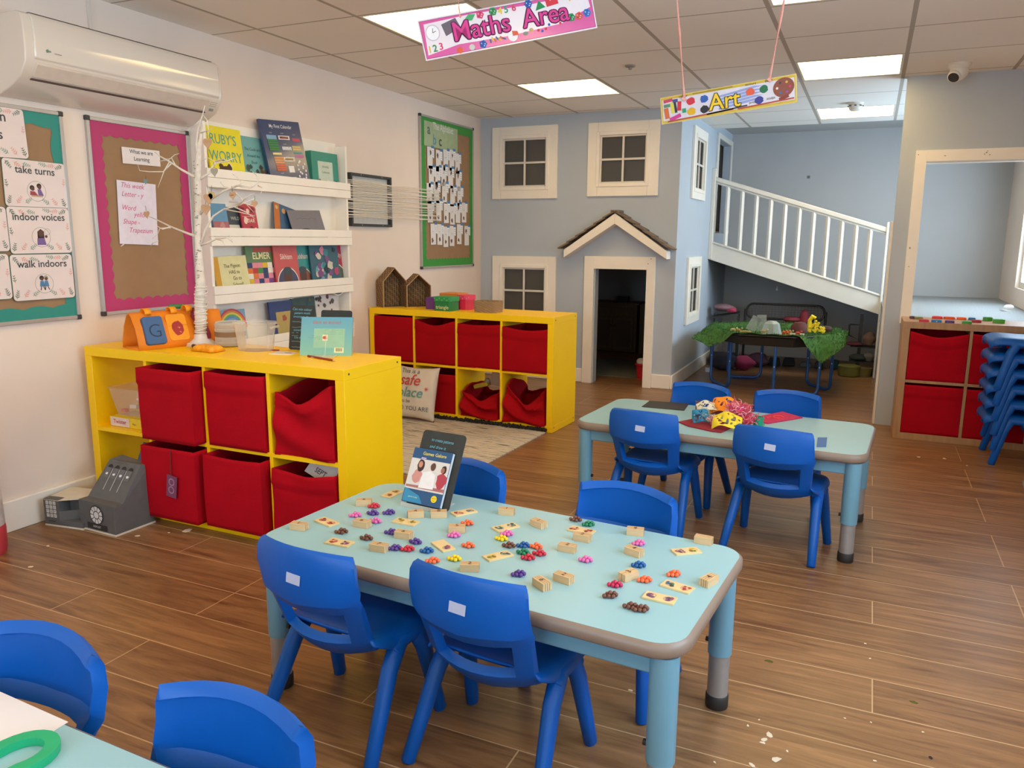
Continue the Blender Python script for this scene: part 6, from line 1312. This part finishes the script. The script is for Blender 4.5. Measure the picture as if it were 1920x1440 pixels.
for k, (u, v, c, lb, l) in enumerate(((1385, 612, 'a98a4a', 'tan animal figure at the left of the grass mat', .05), (1398, 616, 'b59a5c', 'straw coloured stick at the left of the mat', .09), (1375, 611, 'c9b878', 'pale straw bundle far left on the mat', .06), (1432, 622, 'b8a070', 'tan figure in front of the dome', .06), (1470, 622, 'd9643a', 'orange animal figure right of the dome', .04), (1477, 625, 'e07a44', 'second orange animal figure right of the dome', .035), (1495, 622, 'dcd8c8', 'long white toy lying right of the dome', .11), (1497, 612, 'c8502c', 'red orange toy leaning on the brown mound', .05), (1483, 619, '9a8a5a', 'small olive animal figure behind the white toy', .03))):
    b = B(); m_ = mat(c, .6, .1, 30)
    if l > .08: b.tube([(-l/2, 0, .012), (0, .004, .015), (l/2, 0, .012)], .009, m_, 8)
    else:
        b.ball((0, 0, .026), .014, m_, 10, 7, (l/.03*.8, .8, .8)); b.ball((l*.5, 0, .038), .009, m_, 8, 6)
        for sx in (-1, 1):
            for sy in (-1, 1): b.tube([(sx*l*.28, sy*.007, .022), (sx*l*.3, sy*.008, 0)], .0035, m_, 6)
    put('toy_animal' if l < .08 else 'toy_stick', lb, 'toy', u, v, 6.62, b, rng.uniform(-.3, .3), 'small figures on the grass mat', z=.478)
# bench with mesh back
M_BB = mat('2b2723', .45, .06, 12)
y_ = 8.05; A = ony(1403, 568, y_); C_ = ony(1543, 600, y_); zc = .54; L_ = .37
t = thing('mesh_bench', 'black metal bench with a wire mesh back behind the play tray', 'bench', T((A.x+C_.x)/2, y_, 0))
zt0, zb0 = .615, .475; hw = (C_.x-A.x)/2*1.02; b = B(); r_ = .06
pts = [(s*x, 0, z) for s, x, z in ()]
ring = []
for cxx, czz, a0 in ((hw-r_, zt0-r_, 0), (-hw+r_, zt0-r_, pi/2), (-hw+r_, zb0+r_, pi), (hw-r_, zb0+r_, 1.5*pi)): ring += [(cxx+r_*cos(a0+pi/2*i/5), 0, czz+r_*sin(a0+pi/2*i/5)) for i in range(6)]
b.tube(ring+[ring[0]], .011, M_BB, 8, cap=False); b.build('back_frame', parent=t, smooth=60)
b = B()
for k in range(1, 24): x = -hw+2*hw*k/24; d = max(0, abs(x)-(hw-r_)); dz = r_-sqrt(max(0, r_*r_-d*d)); b.tube([(x, 0, zb0+dz), (x, 0, zt0-dz)], .0018, mat('6a6660', .5), 4)
for k in range(1, 6): z = zb0+(zt0-zb0)*k/6; b.tube([(-hw+.005, 0, z), (hw-.005, 0, z)], .0018, mat('6a6660', .5), 4)
b.build('wire_mesh', parent=t, smooth=0)
b = B(); b.box((0, -.17, .30), (2*hw, .30, .012), M_BB); b.build('seat', parent=t, bevel=.004)
for s in (-1, 1):
    b = B(); b.tube([(s*(hw+.015), 0, .56), (s*(hw+.015), 0, .0)], .012, M_BB, 8); b.tube([(s*(hw+.015), 0, .30), (s*(hw+.015), -.33, .30), (s*(hw+.015), -.33, 0)], .012, M_BB, 8); b.build('leg', parent=t, smooth=60)
b = B(); b.lathe([(0, 0), (.06, .005), (.085, .03), (.07, .055), (0, .06)], mat('7a2430', .7, .1, 12), 16); b.M = T(.11, 0, .0); b.lathe([(0, 0), (.04, .01), (.045, .06), (.035, .11), (.012, .13), (0, .132)], mat('8a2a34', .7, .1, 12), 14); tag(b.build('red_toy', M=T(-.64, 7.93, .456)), 'dark red rounded soft toy in front of the mesh bench back', 'soft toy')
b = B(); b.box((0, 0, .075), (.16, .22, .148), mat('4a4744', .8)); tag(b.build('storage_cube', M=T(-.61, 7.93, .307), bevel=.01), 'dark storage cube on the bench seat under the red soft toy', 'box')
# shelf stand on the left of the corner
t = thing('small_shelf', 'small dark open shelf heaped with dolls clothes at the left of the play corner', 'shelf', T(-1.27, 7.98, 0, .1))
b = B(); b.box((0, 0, .50), (.26, .26, .012), M_BB, Matrix.Rotation(-.2, 3, 'Y')); b.build('top_board', parent=t)
b = B(); b.box((0, 0, .10), (.26, .26, .012), M_BB); b.build('lower_board', parent=t)
for sx in (-1, 1):
    for sy in (-1, 1): b = B(); b.box((sx*.12, sy*.12, .25), (.014, .014, .50), M_BB); b.build('leg', parent=t)
def lump(name, label, cat, x, y, z, s, c, sc=(1, 1, .7), seed=1, group=None):
    b = B(); r2 = random.Random(seed); ph = [r2.uniform(0, 6) for _ in range(3)]; b.ball((0, 0, s*sc[2]), s, mat(c, .85, .15, 14), 20, 12, sc)
    b.v = [Vector((p.x*(1+.18*sin(5*p.z/s+ph[0]+3*atan2(p.y, p.x))), p.y*(1+.18*sin(4*p.z/s+ph[1])), p.z)) for p in b.v]; return tag(b.build(name, M=T(x, y, z), smooth=180), label, cat, group)
lump('doll_clothes', 'pink and grey bundle on the small dark shelf', 'clothes bundle', -1.29, 7.93, .535, .085, '8a6a70', (1.2, 1, .45), 2)
lump('doll_clothes', 'small bright pink bundle at the right of the dark shelf top', 'clothes bundle', -1.20, 7.88, .53, .04, 'b8405c', (1.2, 1, .6), 3)
lump('doll_bag', 'black and pink patterned soft bag on the floor left of the tray legs', 'bag', -1.21, 7.60, 0, .115, '2c2630', (1.1, .8, .75), 4)
lump('doll_bag', 'magenta soft bag beside the black one on the floor', 'bag', -1.03, 7.68, 0, .09, '93284e', (1.1, .8, .8), 5)
lump('doll_bag', 'dull pink soft bag on the floor behind the tray legs', 'bag', -.93, 7.95, 0, .08, '6a4450', (1.2, .8, .9), 6)
b = B(); b.box((0, 0, .02), (.05, .03, .04), mat('cfd6dc', .5)); b.rect(0, 0, .04, .02, P1('3a9ac0'), .0405); tag(b.build('small_carton', M=T(-1.32, 7.43, 0, .3)), 'tiny white and blue carton on the floor by the playhouse side wall', 'carton')
for k, (x, c, w_, h_, lb) in enumerate(((-.95, '2e2a26', .2, .05, 'long dark tray'), (-.80, '4a4a48', .12, .07, 'grey shoe'), (-.66, '3a3634', .12, .08, 'dark shoe'), (-.50, '7a7672', .12, .05, 'pale grey slipper'), (-.36, '5a5450', .13, .06, 'brown slipper'), (-.24, '1f4a4a', .09, .09, 'dark teal cup'), (-.12, '6a4a44', .12, .05, 'reddish brown shoe'))):
    b = B(); b.box((0, 0, h_/2), (w_, .09, h_), mat(c, .8, .1, 14), None, (.8, .8)); tag(b.build('shoe' if 'sh' in lb or 'sl' in lb else 'container', M=T(x, 8.18, 0, rng.uniform(-.1, .1)), bevel=.012), lb+' in the row on the floor behind the play tray', 'floor item', 'row of things under the bench')
# rack of cookware on the right
t = thing('cookware_rack', 'dark metal stand hung with play pans at the right under the ramp', 'rack', T(-.02, 7.98, 0))
b = B(); b.box((-.01, 0, .28), (.03, .03, .56), M_BB); b.box((0, 0, .006), (.24, .22, .012), M_BB); b.build('upright', parent=t)
for z in (.12, .26): b = B(); b.box((.02, 0, z), (.22, .16, .008), M_BB); b.build('rack_shelf', parent=t)
b = B(); b.tube([(-.11, 0, .46), (-.11, 0, .36), (-.02, 0, .32), (-.02, 0, .46), (-.11, 0, .46)], .008, M_BB, 6); b.build('wire_holder', parent=t)
b = B(); b.lathe([(.085, 0), (.095, .01), (.098, .095), (.092, .10), (.0, .1)], mat('6f6a28', .7, .2, 12), 18); tag(b.build('olive_pot', M=T(-.10, 7.80, 0)), 'olive and yellow pot on the floor at the foot of the cookware rack', 'pot')
b = B(); b.lathe([(.06, 0), (.066, .08), (.0, .085)], mat('6a5f2c', .7, .2, 12), 18); tag(b.build('olive_pot', M=T(.03, 7.84, 0)), 'second olive pot on the floor nearest the white post', 'pot')
lump('play_pan', 'dull red play pan on the lower rack shelf', 'pan', -.07, 7.95, .265, .06, '5f2a30', (1.3, .9, .35), 7); lump('play_pan', 'dark green play bowl on the lower rack shelf', 'bowl', -.03, 7.93, .125, .06, '2c3430', (1.2, .9, .6), 8)
lump('play_food', 'pale orange bundle at the top of the cookware rack', 'play food', .05, 7.97, .27, .055, '8a6a58', (1, .8, 1.2), 9); lump('play_food', 'grey white bundle low on the cookware rack', 'play food', .06, 7.93, .125, .045, '77706a', (1, .8, 1), 10)
b = B(); b.ball((0, 0, 0), .012, mat('d8d8d4', .3), 12, 8); b.tube([(0, 0, .01), (0, 0, .03)], .004, M_WT, 8); p = ony(1457, 543, 8.05); tag(b.build('small_light', M=T(p.x, p.y, p.z)), 'tiny white light under the ramp', 'light')

# ================================================================== inside the playhouse
M_CW = mat('6a5236', .6, .15, 10, stretch=(6, 6, 1))
t = thing('play_cupboard', 'wooden play kitchen cupboard with two doors inside the dark playhouse', 'cupboard', T(-2.53, 8.3, 0))
b = B(); b.box((0, .15, .27), (.52, .30, .52), M_CW); b.build('cabinet_body', parent=t); b = B(); b.box((0, .14, .54), (.58, .34, .02), M_CW); b.build('worktop', parent=t, bevel=.003)
b = B(); b.box((0, -.008, .45), (.46, .014, .09), M_CW); b.build('drawer', parent=t, bevel=.003)
for s in (-1, 1):
    b = B(); b.box((s*.118, -.008, .21), (.22, .014, .36), M_CW); b.box((s*.118, -.012, .21), (.16, .01, .29), mat('5c4630', .6)); o = b.build('door', parent=t, bevel=.004)
    b = B(); b.ball((s*.025, -.03, .30), .012, mat('6a2c20', .4), 10, 6); b.build('knob', parent=o)
t = thing('toy_washing_machine', 'wooden play washing machine with a round door inside the playhouse', 'toy washing machine', T(-2.06, 8.3, 0))
b = B(); b.box((0, .15, .27), (.36, .30, .54), M_CW); b.build('machine_body', parent=t, bevel=.004)
b = B(); b.M = stand(.06, -.002, .24); b.ring(0, 0, .085, .025, mat('8f8f90', .4), .004); b.disc(0, 0, .085, mat('1c1e22', .2), .003, 24); b.build('round_door', parent=t, solid=.006, soff=1, fixn=False)
b = B(); b.M = stand(-.1, -.002, .40); b.disc(0, 0, .018, P1('6a3c34'), .004, 16); b.build('dial', parent=t, solid=.006, fixn=False)
b = B(); b.box((0, 0, .03), (.12, .1, .06), mat('2c2426', .6)); tag(b.build('toy_till', M=T(-2.46, 8.40, .551)), 'dark small box on top of the play kitchen cupboard', 'box')
b = B(); b.tube([(0, 0, 0), (0, 0, .14)], .02, mat('8a3a2c', .6), 10); tag(b.build('toy_bottle', M=T(-2.0, 8.42, .541)), 'reddish bottle on top of the toy washing machine', 'bottle')
b = B(); b.prism([(-.42, -.42), (.30, -.42), (.42, -.25), (.42, .55), (-.42, .55)], 0, .006, mat('6d6a5e', .95, .15, 40, .4, 200)); tag(b.build('floor_mat', M=T(-2.18, 7.18, .001), smooth=0), 'grey green floor mat inside the playhouse doorway', 'mat')
b = B(); b.lathe([(.062, 0), (.075, .12), (.082, .125), (.082, .14), (.074, .14), (.06, .01)], mat('c8202c', .5, .05, 12), 22); tag(b.build('red_bucket', M=T(-1.775, 6.80, 0)), 'red bucket of white cloths inside the playhouse doorway', 'bucket')
lump('white_cloth', 'crumpled white cloth in the red bucket', 'cloth', -1.79, 6.79, .10, .055, 'c9c0bc', (1, 1, .8), 12)

# ================================================================== coloured construction tiles on the wooden unit
TL_ = [(1711, 590, '5a2448', 'dark purple', .03, 0), (1722, 591, '8a8a4a', 'olive clear', .05, 0), (1733, 596, 'c8283c', 'red', .055, 0), (1757, 589, 'e0352c', 'bright red', .06, 0), (1758, 599, '2a7ab8', 'blue with a small mark', .055, 0), (1780, 591, 'e8602c', 'orange', .06, 0), (1783, 600, '5a3470', 'purple', .05, 0), (1803, 592, 'ea6a30', 'orange at the back', .05, 0),
       (1814, 600, '3f9a34', 'green in front', .05, 0), (1819, 590, '2a6aa0', 'thin blue at the back', .04, 0), (1831, 597, 'a8243c', 'dark red', .05, 0), (1852, 594, '3f9a2c', 'green second from right', .05, 1), (1873, 598, '4aa832', 'green rightmost', .06, 1)]
for u, v, c, nm, w_, st in TL_:
    p = onz(u, v+3, .76); zz = .7455; p.y = max(5.43, min(p.y, 5.70)); b = B(); hgt = .014 if not st else .022
    b.prism(rrect(w_, .05, .006, 2), 0, hgt, mat(c, .35, .05, 30)); b.prism(rrect(w_*.8, .034, .005, 2), hgt, hgt+.001, mat(c, .5, .1, 30))
    if 'mark' in nm: b.M = stand(0, -.0255, .007); b.rect(0, 0, .006, .007, P1('c9d9a0'), .0002)
    tag(b.build('construction_tile', M=T(p.x, p.y, zz, rng.uniform(-.12, .12)), bevel=.0015), '%s construction tile on the wooden shelf unit' % nm, 'construction tile', 'construction tiles on the wooden unit')
b = B(); b.box((0, 0, .004), (.07, .05, .008), mat('e2ddd8', .6), Matrix.Rotation(.2, 3, 'Y')); b.ball((.02, .0, .03), .03, mat('e6e0dc', .7), 12, 8, (1.3, .8, .7)); tag(b.build('white_toy', M=T(1.0, 7.2, .701, .3), smooth=60), 'white soft toy lying on the grey carpeted landing', 'toy')

# ================================================================== floor odds and ends
b = B(); G_ = mat('8d9096', .95, .45, 260, .9, 400); b.prism(rrect(.32, .80, .04, 4), 0, .012, G_); tag(b.build('entrance_mat', M=T(1.035, 4.26, .001, radians(-5)), smooth=0), 'speckled grey mat at the right edge of the photo', 'mat')
bpy.data.objects['entrance_mat'].location.x = .94
SCR = [(351, 995, 14), (257, 1005, 6), (90, 1024, 5), (58, 1063, 6), (316, 999, 3), (1722, 857, 5), (1771, 860, 5), (1813, 873, 4), (1443, 1379, 10), (1432, 1387, 9), (1430, 1393, 7), (1402, 1361, 4), (1455, 1425, 12), (1423, 1350, 3), (1476, 1409, 4), (1640, 1427, 4), (1622, 1207, 3), (1631, 1235, 3), (1584, 1347, 3), (1633, 1355, 3), (1730, 1373, 3), (1340, 1430, 4), (1410, 1435, 9), (1182, 1295, 6)]
for k, (u, v, s) in enumerate(SCR):
    p = onz(u, v, 0); w_ = s*.0012*(p-Vector((0, 0, CAMZ))).length; b = B(); b.prism([(w_/2*rng.uniform(.6, 1.1)*cos(a), w_/3*rng.uniform(.5, 1.1)*sin(a)) for a in [2*pi*i/6 for i in range(6)]], 0, .001, mat('e0cfb4', .8))
    tag(b.build('paper_scrap', M=T(p.x, p.y, .0004, rng.uniform(0, 3)), smooth=0), 'tiny pale scrap lying on the wooden floor', 'scrap', 'scraps on the floor')
for u, v, lb in ((1714, 1317, 'tiny green leaf crumb on the floor at the lower right'), (1442, 1240, 'tiny green leaf crumb on the floor right of the table leg'), (1745, 1421, 'tiny dark crumb on the floor near the bottom right')):
    p = onz(u, v, 0); b = B(); b.blob(0, 0, .011 if 'green' in lb else .004, mat('5a5a1c' if 'green' in lb else '2c1c14', .9), 0, 9, .4, .006); tag(b.build('leaf_crumb', M=T(p.x, p.y, .0008), solid=.0015, smooth=0), lb, 'crumb')
# bag at the left edge
t = thing('toy_bag', 'tall white and pink toy bag with a red strap at the left photo edge', 'bag', T(-3.072, 1.765, 0))
WBG = mat('e0cfc8', .5, .05, 10)
b = B(); b.lathe([(.085, .0), (.09, .02), (.092, .10), (.09, .115)], mat('c8404a', .5, .1, 20), 20); b.lathe([(.09, .115), (.088, .25), (.075, .30)], mat('c4bcb8', .4, .2, 26), 20); b.build('base_pocket', parent=t)
b = B(); b.lathe([(.078, .30), (.090, .31), (.092, .37)], mat('b5685c', .5), 20); b.lathe([(.092, .37), (.088, .60), (.072, .66), (.05, .67)], WBG, 20); b.build('bag_body', parent=t)
b = B(); b.tube([(.05, .02, .62), (.09, .045, .66), (.10, .055, .70), (.075, .04, .735), (.03, .02, .735), (0, 0, .68)], .010, mat('c0304a', .5), 6, sq=.4); b.build('strap', parent=t)

# ================================================================== tidy origins
bpy.context.view_layer.update()
def rebase(t, p):
    p = Vector(p); off = t.matrix_local.inverted() @ p; t.location = p
    for c in t.children: c.location = c.location-off
for o in list(COL.objects):
    if o.parent is None and o.type == 'MESH' and o.get('kind') != 'structure' and o.matrix_local == Matrix.Identity(4) and len(o.data.vertices):
        xs = [v.co for v in o.data.vertices]; c = Vector(((min(v.x for v in xs)+max(v.x for v in xs))/2, (min(v.y for v in xs)+max(v.y for v in xs))/2, min(v.z for v in xs)))
        for v in o.data.vertices: v.co -= c
        o.location = c
rebase(bpy.data.objects['birch_tree'], (tp(377, 630).x, TY, ZU)); rebase(bpy.data.objects['weaving_frame'], (XL, 4.655, 1.30))
